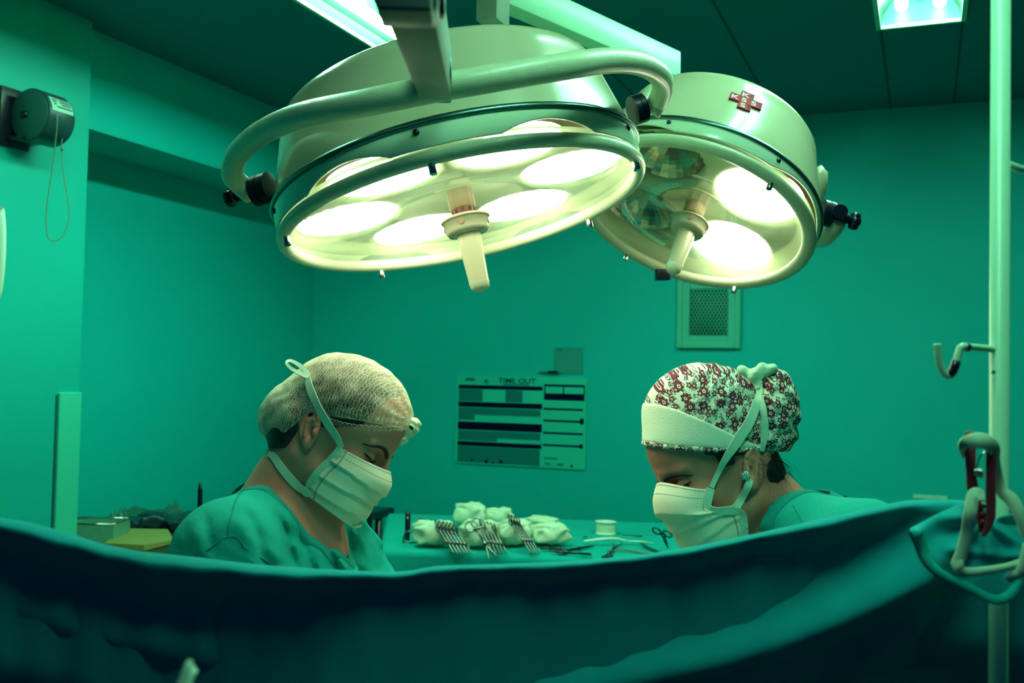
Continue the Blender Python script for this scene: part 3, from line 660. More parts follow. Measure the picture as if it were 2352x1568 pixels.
def blob(name, c, size, ang, seed, m, tilt=0.0, pw=2.6, amp=.10):
    r_ = np.random.default_rng(seed); nu, nv = 40, 26; v = []
    ph = r_.uniform(0, 6.28, 9); ca, sa = math.cos(ang), math.sin(ang)
    for j in range(nv):
        b = -math.pi / 2 + math.pi * j / (nv - 1)
        for k in range(nu):
            a = 2 * math.pi * k / nu
            s = lambda x: math.copysign(abs(x) ** (2 / pw), x)
            x, y, z = s(math.cos(a)) * s(math.cos(b)), s(math.sin(a)) * s(math.cos(b)), s(math.sin(b))
            n_ = amp * (math.sin(4 * x + 5 * y + ph[0]) * math.sin(3 * z + ph[1]) + .5 * math.sin(9 * x + ph[2]) * math.sin(8 * y + 6 * z + ph[3]) + .35 * math.sin(17 * y + 11 * x + ph[4]))
            x, y, z = x * size[0] * (1 + n_), y * size[1] * (1 + n_), z * size[2] * (1 + n_ * .8)
            v.append((c[0] + x * ca - y * sa, c[1] + x * sa + y * ca, c[2] + z + tilt * x))
    f = [(j * nu + k, j * nu + (k + 1) % nu, (j + 1) * nu + (k + 1) % nu, (j + 1) * nu + k) for j in range(nv - 1) for k in range(nu)]
    o = put(name, v, f, m); return o
G = [((995, 1256), (.056, .045, .033), 'white gauze pad at the left end of the row, under the first clamps', 1),
     ((1080, 1214), (.050, .045, .036), 'white gauze pad at the back left, behind the open clamp', 2),
     ((1146, 1213), (.044, .04, .028), 'white gauze pad at the back, right behind the second clamp bundle', 3),
     ((1098, 1259), (.050, .045, .036), 'white gauze pad in front, under the open clamp', 4),
     ((1180, 1254), (.048, .045, .033), 'white gauze pad between second and third clamp bundle', 5),
     ((1243, 1221), (.055, .05, .020), 'flat folded white gauze behind the rightmost gauze pad', 6),
     ((1262, 1253), (.052, .05, .028), 'white gauze pad at the right end of the row', 7)]
for (px, sz, lab, sd) in G:
    p = T(px[0], px[1]); o = blob('gauze_pad', (p[0], p[1], TZ + .008 + sz[2] * 1.05), sz, .25 * math.sin(sd * 3), sd, M_gauze, pw=3.0, amp=.17); tag(o, lab, 'gauze', 'white gauze pads on the instrument table')

def clamp(label, tail, tip, normal, op=0.06, L=None, m=None, ring=.0105, name='hemostat', group='steel clamps on the instrument table', k=1.0):
    """ring-handled clamp from its rings (tail) to its jaw end (tip); normal = the axis of its pivot"""
    tail, tip = np.asarray(tail, float), np.asarray(tip, float); L = np.linalg.norm(tip - tail)
    x = nrm(tip - tail); z = nrm(np.asarray(normal, float) - (np.asarray(normal, float) @ x) * x); y = np.cross(z, x)
    o = empty(name, mtx=frame_mtx(tail, x, y, z)); tag(o, label, 'clamp', group)
    J = L * .60
    for s in (-1, 1):
        a = s * op; ca, sa = math.cos(a), math.sin(a)
        def tr(px, py, pz): px -= J; return (J + px * ca - py * sa, px * sa + py * ca, pz)
        mb = MB(); cy = s * ring * 1.25; zz = s * .0012
        mb.tube([tr(ring + ring * math.cos(t), cy + ring * .8 * math.sin(t), zz) for t in np.linspace(0, 2 * math.pi, 21)], .0021 * k, 7, cap=False)
        mb.tube([tr(ring * 1.9, cy * .7, zz), tr(L * .30, s * ring * .55, zz), tr(J - .008, s * .0022, zz), tr(J, 0, zz), tr(J + .008, -s * .001, zz)], [.0022 * k, .0021 * k, .0026 * k, .0040 * k, .0030 * k], 8)
        mb.tube([tr(J + .004, -s * .001, zz * .6), tr(J + .018, -s * .0016, zz * .4), tr(L * .93, -s * .0012, 0), tr(L, -s * .0008 - .0, 0)], [.0030 * k, .0028 * k, .0019 * k, .0011 * k], 8)
        mb.done('clamp_half', m or M_steel, o)
    mb = MB(); mb.cyl((J, 0, -.0042 * k), (J, 0, .0042 * k), .0026 * k, 10); mb.done('pivot_screw', M_steel, o)
    mb = MB(); mb.box((L * .22, 0, 0), (.002, 0, 0), (0, ring * .55, 0), (0, 0, .0016)); mb.done('ratchet', m or M_steel, o)
    return o
def PD(x, y, d): return P(x, y, d)
ord_ = ['first', 'second', 'third', 'fourth', 'fifth', 'sixth']
tilt = rt + .05 * fw
for i in range(6):
    tp = T(1044 + 8.2 * i, 1272 + .4 * (i % 3), TZ + .006); d = (tp - CAM) @ fw
    clamp('%s steel clamp from the left in the left bundle lying on gauze' % ord_[i], PD(1000 + 8.6 * i, 1202 + 1.8 * i, d + .10), tp, tilt, .03, group='left bundle of clamps')
for i in range(5):
    tp = T(1132 + 8.0 * i, 1272 - .6 * i, TZ + .006); d = (tp - CAM) @ fw
    clamp('%s steel clamp from the left in the middle bundle under the open clamp' % ord_[i], PD(1102 + 8.2 * i, 1201 + 3.0 * i, d + .10), tp, tilt, .03, group='middle bundle of clamps')
for i in range(4):
    tp = T(1222 + 6.2 * i, 1273 - 1.0 * i, TZ + .006); d = (tp - CAM) @ fw
    clamp('%s steel clamp from the left in the right bundle beside folded gauze' % ord_[i], PD(1168 + 6.4 * i, 1189 + 2.2 * i, d + .11), tp, tilt, .03, group='right bundle of clamps')
tp = T(1134, 1283, TZ + .012); d = (tp - CAM) @ fw
clamp('large open ring-handled clamp lying across the middle gauze pads', PD(1085, 1196, d + .13), tp, -fw + .9 * up, .20, ring=.021, k=1.25, group='loose ring-handled instruments')
lay = [((1245, 1258), (1308, 1262), .05, 'closed dark clamp pointing right from the last gauze pad', M_dsteel),
       ((1281, 1268), (1362, 1253), .10, 'dark ring-handled scissors pointing to the upper right', M_dsteel),
       ((1355, 1272), (1262, 1266), .10, 'dark clamp with rings to the right in front of the scissors', M_dsteel),
       ((1393, 1279), (1420, 1247), .14, 'dark open clamp standing out right of the scissors', M_dsteel)]
for a, b, op, lab, mm in lay:
    clamp(lab, T(*a, TZ + .007), T(*b, TZ + .007), EZ + .15 * fw, op, m=mm, ring=.0125, k=1.15, group='loose ring-handled instruments')
# ring handle sticking up beside the mask of the right-hand person
d_ = 3.0
clamp('dark ring-handled scissors standing by the floral-capped person\'s mask', PD(1518, 1216, d_), T(1534, 1257, TZ + .004), rt * .6 + fw, .06, m=M_dsteel, ring=.016, k=1.2, group='loose ring-handled instruments')
# long slim instruments
def rod(name, label, pts, r, m, cat='instrument', group='loose slim instruments', parts=None):
    o = empty(name, pts[0]); tag(o, label, cat, group); q = np.asarray(pts) - np.asarray(pts[0])
    mb = MB(); mb.tube(q, r, 10, flat=.6); mb.done('shaft', m, o)
    if parts: parts(o, q)
    return o
h = TZ + .006
rod('forceps', 'thin dark tweezers with brass tip lying near the drape edge', [T(1396, 1264, h), T(1440, 1263, h), T(1480, 1270, h), T(1505, 1272, h)], [.003, .004, .0042, .003], M_brass, parts=lambda o, q: MB().tube([q[-1], q[-1] + rt * .022], [.0045, .002], 8).done('tip', M_steel, o))
rod('elevator', 'short dark angled instrument right of the white scalpel', [T(1473, 1247, h), T(1485, 1256, h), T(1505, 1264, h), T(1519, 1270, h)], [.004, .005, .0045, .003], M_dsteel)
rod('suture_needle_case', 'tiny dark oval piece near the mask', [T(1565, 1257, h), T(1572, 1257, h), T(1578, 1258, h)], [.003, .0055, .003], M_black)
rod('probe', 'thin dark probe behind the thread spool', [T(1430, 1228, TZ + .003), T(1450, 1229, TZ + .003), T(1475, 1231, TZ + .003)], [.0018, .0018, .003], M_dsteel)
rod('probe', 'short dark probe left of the thread spool', [T(1338, 1233, TZ + .003), T(1347, 1232, TZ + .003)], [.002, .003], M_dsteel)
# scalpel with white handle
a, b = T(1341, 1243, h + .004), T(1502, 1246, h); s_ = empty('scalpel', a); tag(s_, 'white handled scalpel lying in front of the thread spool', 'scalpel')
q = [np.zeros(3), T(1380, 1238, h + .012) - a, T(1412, 1237, h + .012) - a, T(1440, 1242, h + .004) - a]
mb = MB(); mb.tube(crom(q, 6), np.interp(np.linspace(0, 1, 19), [0, .3, .7, 1], [.006, .0085, .008, .005]), 12, flat=.55); mb.done('grip', M_white, s_)
mb = MB(); mb.tube([T(1438, 1242, h + .003) - a, T(1470, 1243, h + .003) - a, b - a], [.005, .0055, .001], 8, flat=.4); mb.done('blade', M_white, s_)
# thread spool
c = T(1391, 1226, TZ); sp = empty('thread_spool', c); tag(sp, 'white thread spool standing on the instrument table', 'spool')
mb = MB(); mb.lathe([(.001, .0), (.033, .0), (.034, .002), (.033, .004), (.030, .005)], 40); mb.done('base_flange', M_white, sp)
mb = MB(); mb.lathe([(.030, .004), (.0305, .008)] + [(.0305 + .0007 * (k % 2), .008 + k * .0016) for k in range(17)] + [(.030, .038)], 40); mb.done('thread', M_gauze, sp)
mb = MB(); mb.lathe([(.030, .037), (.034, .038), (.035, .040), (.034, .042), (.020, .042), (.018, .040), (.018, .034), (.001, .034)], 40); mb.done('top_flange', M_white, sp)
# upright retractor, arched retractor and brown-handled bundle at the left end
c = T(936, 1240, TZ); r1 = empty('retractor', c); tag(r1, 'black upright retractor at the left end of the instrument table', 'retractor')
mb = MB(); t_ = P(937, 1174, (c - CAM) @ fw + .02) - c
mb.tube([np.zeros(3), t_ * .45, t_ * .9, t_], [.007, .0085, .0085, .006], 12, flat=.45, upv=fw); mb.done('blade', M_black, r1)
mb = MB(); q = t_ * .78 - fw * .006; mb.lathe([(.0003, .001), (.003, .001), (.003, 0)], 12, 0, q, rt, up, -fw); mb.done('rivet', M_chrome, r1)
c = T(930, 1246, TZ); r2 = empty('arched_retractor', c); tag(r2, 'silver arched retractor lying in front of the black upright one', 'retractor')
d = (c - CAM) @ fw
mb = MB(); mb.tube(crom([P(926, 1247, d) - c, P(930, 1226, d) - c, P(940, 1219, d) - c, P(950, 1227, d) - c, P(956, 1243, d - .01) - c], 6), .0062, 10, flat=.5); mb.done('arch', M_steel, r2)
mb = MB(); mb.tube(crom([P(926, 1247, d) - c, P(945, 1247, d) - c, P(966, 1240, d + .03) - c], 5), .006, 10, flat=.6); mb.done('handle', M_black, r2)
c = T(955, 1222, TZ); r3 = empty('brown_handled_tools', c); tag(r3, 'brown handled tool leaning behind the arched retractor', 'tool')
d = (c - CAM) @ fw
mb = MB(); mb.tube([P(952, 1222, d) - c, P(958, 1208, d) - c, P(968, 1190, d + .02) - c], [.010, .014, .009], 12, flat=.7); mb.done('grip', M_brass, r3)
mb = MB(); mb.tube([P(956, 1222, d - .02) - c, P(974, 1210, d) - c, P(990, 1193, d + .02) - c], [.006, .007, .003], 8); mb.done('blade', M_dsteel, r3)
# dark post behind the left-hand person, dark tip behind her back, dark clip behind the right-hand person
def post(name, label, x0, y0, d, z0, r, lean=0., cat='stand', tip=False):
    t = P(x0, y0, d); o = empty(name, [t[0] - lean, t[1], 0]); tag(o, label, cat)
    rel = t - np.array([t[0] - lean, t[1], 0])
    mb = MB(); mb.tube([rel * z0, rel * .9, rel * .985, rel], [r, r, r * .9, r * .35], 14); mb.done('upright', M_black, o)
    mb = MB(); mb.lathe([(.001, .03), (.05, .03), (.16, .012), (.17, 0), (.001, 0)], 32); mb.done('foot', M_black, o)
    return o
post('equipment_stand', 'slim black stand behind the mask of the left-hand person', 849, 1138, 2.35, .0, .0085)
post('equipment_stand', 'dark stand whose tip shows behind the back of the left-hand person', 460, 1106, 2.35, .0, .006, -.02)
c = P(1938, 1158, 2.2); kn = empty('clip_stand', [c[0], c[1], 0]); tag(kn, 'dark clip on a stand showing over the shoulder of the right-hand person', 'clip')
mb = MB(); mb.box((0, 0, c[2] + .002), rt * .012 + up * .006, fw * .010, up * .012 - rt * .004, bev=.004); mb.tube([np.array([-.012, 0, c[2] - .012]), np.array([.004, 0, c[2] - .004])], [.007, .008], 10); mb.done('clip', M_black, kn)
mb = MB(); mb.tube([(0, 0, 0), (0, 0, c[2] - .01)], .008, 12); mb.lathe([(.001, .03), (.05, .03), (.16, .012), (.17, 0), (.001, 0)], 32); mb.done('upright', M_black, kn)

# ------------------------------------------------------------------ side table by the left wall
SZ = .95
sa, sb, sc2, sd = RM(-2.69, 2.44, SZ), RM(-2.05, 2.44, SZ), RM(-2.05, 3.8, SZ), RM(-2.69, 3.8, SZ)
cen = (sa + sb + sc2 + sd) / 4
st = empty('side_table', [cen[0], cen[1], 0]); tag(st, 'side table by the left wall behind the left-hand person', 'table')
q = [p - [cen[0], cen[1], 0] for p in (sa, sb, sc2, sd)]
mb = MB(); mb.add([*q, *[p - [0, 0, .03] for p in q]], [(0, 1, 2, 3), (7, 6, 5, 4), (0, 4, 5, 1), (1, 5, 6, 2), (2, 6, 7, 3), (3, 7, 4, 0)]); mb.done('table_top', M_dsteel, st, smooth=False)
for p in q:
    mb = MB(); g = p * [.9, .9, 0]; mb.cyl((g[0], g[1], 0), (g[0], g[1], p[2] - .02), .016, 12); mb.done('leg', M_steel, st)
M_paleb = mat('pale_box', (.16, .42, .30), .35, noise=.25, nscale=30)
# box
c = on_z(222, 1240, SZ); dd = (c - CAM) @ fw; s = dd / F
bx = empty('box', c); tag(bx, 'pale open box wrapped in clear plastic on the side table', 'box')
mb = MB(); w, dpt, hh = 56 * s, .07, 44 * s
for sg in (-1, 1):
    mb.box((sg * w, 0, hh / 2), (.0015, 0, 0), (0, dpt, 0), (0, 0, hh / 2)); mb.box((0, sg * dpt, hh / 2), (w, 0, 0), (0, .0015, 0), (0, 0, hh / 2))
mb.box((0, 0, .002), (w, 0, 0), (0, dpt, 0), (0, 0, .002)); mb.done('tray', M_paleb, bx, smooth=False)
mb = MB()
for sg in (-1, 1):
    mb.tube([(sg * w, -dpt, hh), (sg * w, dpt, hh)], .003, 8); mb.tube([(-w, sg * dpt, hh), (w, sg * dpt, hh)], .003, 8)
mb.done('rolled_rim', M_chrome, bx)
def crumple(name, label, c, w, d, hgt, seed, m, n=26, cat='plastic wrap', group=None):
    r_ = np.random.default_rng(seed); v = []; K = [(r_.uniform(1, 6), r_.uniform(1, 6), r_.uniform(0, 6.28), r_.uniform(.2, 1)) for _ in range(7)]
    for i in range(n):
        for j in range(n):
            x, y = i / (n - 1) * 2 - 1, j / (n - 1) * 2 - 1
            z = sum(a * (1 - 2 * abs((math.sin(kx * x + ky * y + p) + 1) / 2 - .5)) for kx, ky, p, a in K) / 3.2
            e = max(0, 1 - max(abs(x), abs(y)) ** 3)
            v.append((x * w * (1 + .12 * math.sin(5 * y + seed)), y * d * (1 + .12 * math.sin(4 * x + seed)), .003 + hgt * (.15 + .85 * e) * (max(0, z) + .12)))
    f = [(i * n + j, (i + 1) * n + j, (i + 1) * n + j + 1, i * n + j + 1) for i in range(n - 1) for j in range(n - 1)]
    o = put(name, v, f, m); o.location = tuple(map(float, c)); tag(o, label, cat, group); return o
crumple('plastic_wrap', 'crumpled clear plastic over the left end of the pale box', on_z(160, 1222, SZ), .07, .06, .055, 3, M_wrap, group='crumpled clear wraps')
crumple('plastic_wrap', 'crumpled clear plastic standing up at the right end of the pale box', on_z(272, 1222, SZ), .032, .04, .105, 8, M_wrap, group='crumpled clear wraps')
crumple('plastic_wrap', 'flat crumpled clear plastic lying over the dark packs', on_z(345, 1206, SZ) + [0, 0, .03], .12, .07, .030, 12, M_wrap, group='crumpled clear wraps')
crumple('plastic_wrap', 'crumpled clear plastic tip behind the left-hand person\'s back', on_z(396, 1200, SZ) + [0, 0, .02], .035, .03, .075, 21, M_wrap, group='crumpled clear wraps')
M_pack = mat('dark_pack', (.006, .05, .06), .35, noise=.4, nscale=25)
for k, (x, y, w, h_, lab) in enumerate([(296, 1218, .045, .022, 'dark pack right beside the pale box'), (350, 1212, .050, .026, 'dark pack in the middle behind the brown paper'), (402, 1216, .04, .02, 'dark pack next to the back of the left-hand person'), (150, 1226, .035, .03, 'dark pack at the pillar end of the side table')]):
    p = on_z(x, y, SZ); o = blob('dark_pack', (p[0], p[1], SZ + .001 + h_), (w, .05, h_), .3 * k, 40 + k, M_pack, pw=4, amp=.12); tag(o, lab, 'pack', 'dark packs on the side table')
pa = [on_z(x, y, SZ + .004) for x, y in ((240, 1256), (330, 1263), (400, 1246), (385, 1222), (300, 1224), (262, 1236))]
cp = sum(pa) / 6; mb = MB(); n_ = len(pa)
mb.add([p - cp + [0, 0, .012 + .004 * math.sin(k * 2)] for k, p in enumerate(pa)] + [p - cp - [0, 0, .002] for p in pa], [tuple(range(n_)), tuple(range(n_, 2 * n_))[::-1]] + [(i, n_ + i, n_ + (i + 1) % n_, (i + 1) % n_) for i in range(n_)])
pp = mb.done('brown_paper_bag', M_paper, smooth=False); pp.location = tuple(map(float, cp)); tag(pp, 'flat brown paper bag lying in front on the side table', 'paper bag')

# operating table between the two people: pale sheets over it throw the lamp light back up
ot = np.array([.02, 1.78, 0]); opt = empty('operating_table', ot); tag(opt, 'operating table between the two people, hidden by the drape', 'operating table')
mb = MB(); mb.box((0, 0, .70), (.16, 0, 0), (0, .5, 0), (0, 0, .035), bev=.015); mb.done('table_top', M_dsteel, opt)
mb = MB(); mb.box((0, 0, .36), (.09, 0, 0), (0, .12, 0), (0, 0, .31), bev=.01); mb.box((0, 0, .03), (.2, 0, 0), (0, .4, 0), (0, 0, .03), bev=.01); mb.done('pedestal', M_steel, opt)
M_sheet = cloth_mat('pale_surgical_sheet', (.62, .60, .45), 500)
v = []; n1, n2 = 31, 41
for i in range(n1):
    for j in range(n2):
        x, y = i / (n1 - 1) * 2 - 1, j / (n2 - 1) * 2 - 1
        z = .745 + .12 * max(0, 1 - (x / .8) ** 2) ** .5 * (1 - .3 * y * y) if abs(x) < .8 else .745
        if abs(x) > .86: z -= (abs(x) - .86) / .14 * .22
        v.append((x * .20, y * .5, z + .006 * math.sin(9 * y + 4 * x)))
sh = put('surgical_sheet', v, [(i * n2 + j, (i + 1) * n2 + j, (i + 1) * n2 + j + 1, i * n2 + j + 1) for i in range(n1 - 1) for j in range(n2 - 1)], M_sheet)
sh.location = tuple(ot); tag(sh, 'pale sheet over the patient on the operating table, hidden by the drape', 'sheet')
# ------------------------------------------------------------------ people: distance-field modelling
def ell(p, c, r):
    q = (p - np.asarray(c, float)); r = np.asarray(r, float)
    k0 = np.sqrt(((q / r) ** 2).sum(-1)); k1 = np.sqrt(((q / (r * r)) ** 2).sum(-1)) + 1e-9
    return k0 * (k0 - 1) / k1
def cone(p, a, b, ra, rb):
    a, b = np.asarray(a, float), np.asarray(b, float); ab = b - a
    t = np.clip(((p - a) @ ab) / (ab @ ab), 0, 1)
    return np.linalg.norm(p - (a + t[..., None] * ab), axis=-1) - (ra + (rb - ra) * t)
def sm(a, b, k):
    h = np.clip(.5 + .5 * (b - a) / k, 0, 1); return b + (a - b) * h - k * h * (1 - h)
def smsub(a, b, k):                        # a minus b
    return -sm(-a, b, k)
def surf_net(fn, gx, gy, gz, chunk=400000):
    nx, ny, nz = len(gx), len(gy), len(gz)
    v = np.empty((nx, ny, nz), np.float32)
    st = max(1, chunk // (ny * nz))
    Y, Z = np.meshgrid(gy, gz, indexing='ij')
    for i in range(0, nx, st):
        xs = gx[i:i + st]; p = np.empty((len(xs), ny, nz, 3)); p[..., 0] = xs[:, None, None]; p[..., 1] = Y; p[..., 2] = Z
        v[i:i + st] = fn(p.reshape(-1, 3)).reshape(len(xs), ny, nz)
    ins = v < 0
    c = [ins[a:nx - 1 + a, b:ny - 1 + b, d:nz - 1 + d] for a in (0, 1) for b in (0, 1) for d in (0, 1)]
    s = sum(q.astype(np.int8) for q in c); act = (s > 0) & (s < 8); I, J, K = np.nonzero(act)
    idx = -np.ones(act.shape, np.int64); idx[I, J, K] = np.arange(len(I))
    acc = np.zeros((len(I), 3)); cnt = np.zeros(len(I)); G = (gx, gy, gz)
    off = [(a, b, d) for a in (0, 1) for b in (0, 1) for d in (0, 1)]
    for e in range(8):
        for f in range(e + 1, 8):
            d = [off[f][q] - off[e][q] for q in range(3)]
            if sum(map(abs, d)) != 1: continue
            A = (I + off[e][0], J + off[e][1], K + off[e][2]); B = (I + off[f][0], J + off[f][1], K + off[f][2])
            va, vb = v[A], v[B]; m_ = (va < 0) != (vb < 0); t = np.where(m_, va / np.where(m_, va - vb, 1), 0)
            pa = np.stack([gx[A[0]], gy[A[1]], gz[A[2]]], -1); pb = np.stack([gx[B[0]], gy[B[1]], gz[B[2]]], -1)
            acc += np.where(m_[:, None], pa + t[:, None] * (pb - pa), 0); cnt += m_
    V = acc / cnt[:, None]; Fs = []
    for ax in range(3):
        n_ = [nx, ny, nz]; sl0 = [slice(1, n_[0] - 1), slice(1, n_[1] - 1), slice(1, n_[2] - 1)]; sl0[ax] = slice(0, n_[ax] - 1)
        sl1 = list(sl0); sl1[ax] = slice(1, n_[ax])
        a, b = ins[tuple(sl0)], ins[tuple(sl1)]; q = np.nonzero(a != b); flip = a[q]
        base = [q[k] + (0 if k == ax else 1) for k in range(3)]
        o1, o2 = (ax + 1) % 3, (ax + 2) % 3
        def cell(d1, d2):
            cc = [base[0].copy(), base[1].copy(), base[2].copy()]; cc[o1] -= d1; cc[o2] -= d2; return idx[tuple(cc)]
        quad = np.stack([cell(1, 1), cell(0, 1), cell(0, 0), cell(1, 0)], -1)
        quad[~flip] = quad[~flip][:, ::-1]; Fs.append(quad)
    Fq = np.concatenate(Fs); Fq = Fq[(Fq >= 0).all(1)]
    return V, Fq
def relax(V, Fq, it=2, lam=.5):
    for _ in range(it):
        acc = np.zeros_like(V); cnt = np.zeros(len(V))
        for k in range(4):
            for d in (1, 3):
                np.add.at(acc, Fq[:, k], V[Fq[:, (k + d) % 4]]); np.add.at(cnt, Fq[:, k], 1)
        V = V + lam * (acc / np.maximum(cnt, 1)[:, None] - V)
    return V
def grid(segs):
    """rectilinear grid coordinates from (start, stop, step) runs"""
    out = []
    for a, b, s in segs: out += list(np.arange(a, b, s))
    out.append(segs[-1][1]); return np.array(out)

class Frame:
    """a person's own frame in cm: u to the right, v down, w away, with the head at its origin"""
    def __init__(s, x, y, d, face, pitch, yaw):
        s.O = P(x, y, d); s.Wd = nrm(s.O - CAM); s.U = nrm(rt - (rt @ s.Wd) * s.Wd); s.V = np.cross(s.Wd, s.U)
        if s.V @ up > 0: s.V = -s.V
        cb, sb = math.cos(pitch), math.sin(pitch); cy, sy = math.cos(yaw), math.sin(yaw)
        s.F3 = np.array([face * cb * cy, sb * cy, -sy]); s.D3 = np.array([-face * sb, cb, 0]); s.S3 = np.array([-face * cb * sy, -sb * sy, -cy])
    def world(s, p):
        p = np.asarray(p, float) * .01; return s.O + p[..., 0:1] * s.U + p[..., 1:2] * s.V + p[..., 2:3] * s.Wd
    def head(s, p): return np.stack([p @ s.F3, p @ s.D3, p @ s.S3], -1)
    def unhead(s, h): h = np.asarray(h, float); return h[..., 0:1] * s.F3 + h[..., 1:2] * s.D3 + h[..., 2:3] * s.S3
    def px(s, x, y, w=0.0):
        q = ray(x, y); t = ((s.O + .01 * w * s.Wd - CAM) @ s.Wd) / (q @ s.Wd); d = CAM + t * q - s.O
        return np.array([d @ s.U, d @ s.V, d @ s.Wd]) * 100
    def onto(s, x, y, fn, off=.15, w0=-40., w1=25.):
        """point where the sight line through (x, y) first meets fn, plus its outward direction"""
        w = w0
        for _ in range(90):
            p = s.px(x, y, w); dd = float(fn(p[None])[0]) - off
            if dd < .01 or w > w1: break
            w += max(dd * .7, .02)
        if w < w1:
            for _ in range(10): w += .6 * (float(fn(s.px(x, y, w)[None])[0]) - off)
        return s.px(x, y, min(w, w1))
    def onto_h(s, h, hd, fn, off=0.1):
        """march in head coordinates from h along hd to fn"""
        h = np.asarray(h, float); hd = nrm(hd)
        for _ in range(80):
            dd = float(fn(s.unhead(h)[None])[0]) - off
            if dd < .005: break
            h = h + hd * max(.6 * dd, .01)
        for _ in range(12): h = h + hd * .6 * (float(fn(s.unhead(h)[None])[0]) - off)
        return s.unhead(h)
    def grad(s, p, fn, e=.15):
        p = np.asarray(p, float); g = np.array([float(fn((p + d)[None])[0] - fn((p - d)[None])[0]) for d in np.eye(3) * e]); return nrm(g)

def ear(q, near):
    """q in head coordinates with |s|"""
    p = q - np.array([-1.0, 5.3, 6.9]); ta = R(18); x = p[:, 0] * math.cos(ta) - p[:, 1] * math.sin(ta) * 1; y = p[:, 0] * math.sin(ta) + p[:, 1] * math.cos(ta); z = p[:, 2]
    fl = R(22); x2 = x * math.cos(fl) + z * math.sin(fl); z2 = -x * math.sin(fl) * -1 * -1 + z * math.cos(fl)
    e = np.stack([x2, y, z2], -1)
    base = ell(e, (.05, 0, 0), (1.62, 2.75, .50))
    bowl = ell(e, (.20, .35, .72), (1.05, 1.65, .62)); base = smsub(base, bowl, .25)
    conch = ell(e, (.40, .55, .30), (.62, .85, .60)); base = smsub(base, conch, .2)
    kk = (np.sqrt((x2 / 1.42) ** 2 + ((y + .1) / 2.52) ** 2) - 1) * 1.75
    hel = np.sqrt(kk ** 2 + (z2 - .28) ** 2) - .27 + np.clip((y - .9) * .22, 0, 1) * 1.0 + np.clip((x2 - .7) * .35, 0, 1) * (y > -1.2)
    ant = cone(e, (-.55, -1.0, .42), (-.35, 1.3, .45), .20, .24); ant2 = cone(e, (-.45, -.9, .40), (.55, -1.35, .30), .18, .14)
    lob = ell(e, (.25, 2.35, .12), (.72, .75, .40)); trg = ell(e, (1.15, .45, .35), (.38, .62, .42)); crus = cone(e, (.35, -.25, .15), (1.2, -.65, .35), .16, .22)
    r = sm(base, hel, .22); r = sm(r, ant, .25); r = sm(r, ant2, .2); r = sm(r, lob, .4); r = sm(r, trg, .25); return sm(r, crus, .2)
def head_sdf(h, wide=1.0, lid=0.0):
    f, d, s = h[:, 0], h[:, 1], h[:, 2]; q = h.copy(); q[:, 2] = np.abs(s) / wide
    r = ell(q, (.4, 0, 0), (8.9, 7.2, 7.2))
    r = sm(r, ell(q, (4.2, -.3, 0), (5.7, 5.6, 6.2)), 1.6)
    r = sm(r, ell(q, (-1.2, 4.6, 0), (6.2, 5.4, 6.7)), 2.0)
    r = sm(r, ell(q, (4.2, 6.0, 0), (5.0, 7.6, 5.7)), 2.2)
    r = sm(r, cone(q, (-.8, 9.3, 4.9), (7.2, 13.6, 1.2), 1.5, 1.5), 1.8)
    r = sm(r, ell(q, (7.6, 13.5, 0), (1.8, 1.6, 2.1)), 1.0)
    r = sm(r, ell(q, (5.9, 6.7, 4.2), (1.9, 1.6, 1.5)), 1.3)
    r = sm(r, cone(q, (9.15, 2.35, .7), (7.2, 2.5, 4.6), .55, .7), .9)
    r = sm(r, cone(q, (9.35, 3.3, 0), (10.6, 7.2, 0), .62, .70), .7)
    r = sm(r, ell(q, (9.8, 7.6, .95), (.9, .7, .7)), .4)
    r = sm(r, ell(q, (8.7, 10.6, 0), (1.15, 1.2, 2.4)), .6)
    r = smsub(r, ell(q, (9.7, 4.25, 2.9), (1.9, 1.25, 1.7)), .8)
    r = sm(r, ell(q, (7.35, 4.45 + lid, 3.15), (1.28, 1.15, 1.42)), .22)
    r = sm(r, ear(q, True), .3)
    return r
def build_person(fr, name, label, skin, wide, body_fn, head_box=13.5):
    """continuous body: fine grid round the head, coarser below"""
    def fn(p):
        b = body_fn(p); hh = fr.head(p); near = (np.abs(hh[:, 0]) < 14) & (np.abs(hh[:, 1] - 3) < 15) & (np.abs(hh[:, 2]) < 11)
        out = b.copy()
        if near.any():
            hd = head_sdf(hh[near], wide); out[near] = sm(hd, b[near], 2.2)
        return out
    return fn
def person_mesh(fr, name, fn, m, gu, gv, gw, it=1):
    V, Fq = surf_net(fn, gu, gv, gw); V = relax(V, Fq, it, .4)
    if np.dot(np.cross(fr.U, fr.V), fr.Wd) < 0: Fq = Fq[:, ::-1]
    return put(name, fr.world(V), Fq, m)
def sdf_part(fr, name, fn, m, parent, u, v, w, h, it=2, uvfn=None, lam=.5):
    V, Fq = surf_net(fn, np.arange(u[0], u[1] + h, h), np.arange(v[0], v[1] + h, h), np.arange(w[0], w[1] + h, h)); V = relax(V, Fq, it, lam)
    if np.dot(np.cross(fr.U, fr.V), fr.Wd) < 0: Fq = Fq[:, ::-1]
    return put(name, fr.world(V), Fq, m, parent, uv=uvfn(V) if uvfn else None)
def limb(p, pts, rad, k=1.5):
    r = None
    for i in range(len(pts) - 1):
        c = cone(p, pts[i], pts[i + 1], rad[i], rad[i + 1]); r = c if r is None else sm(r, c, k)
    return r
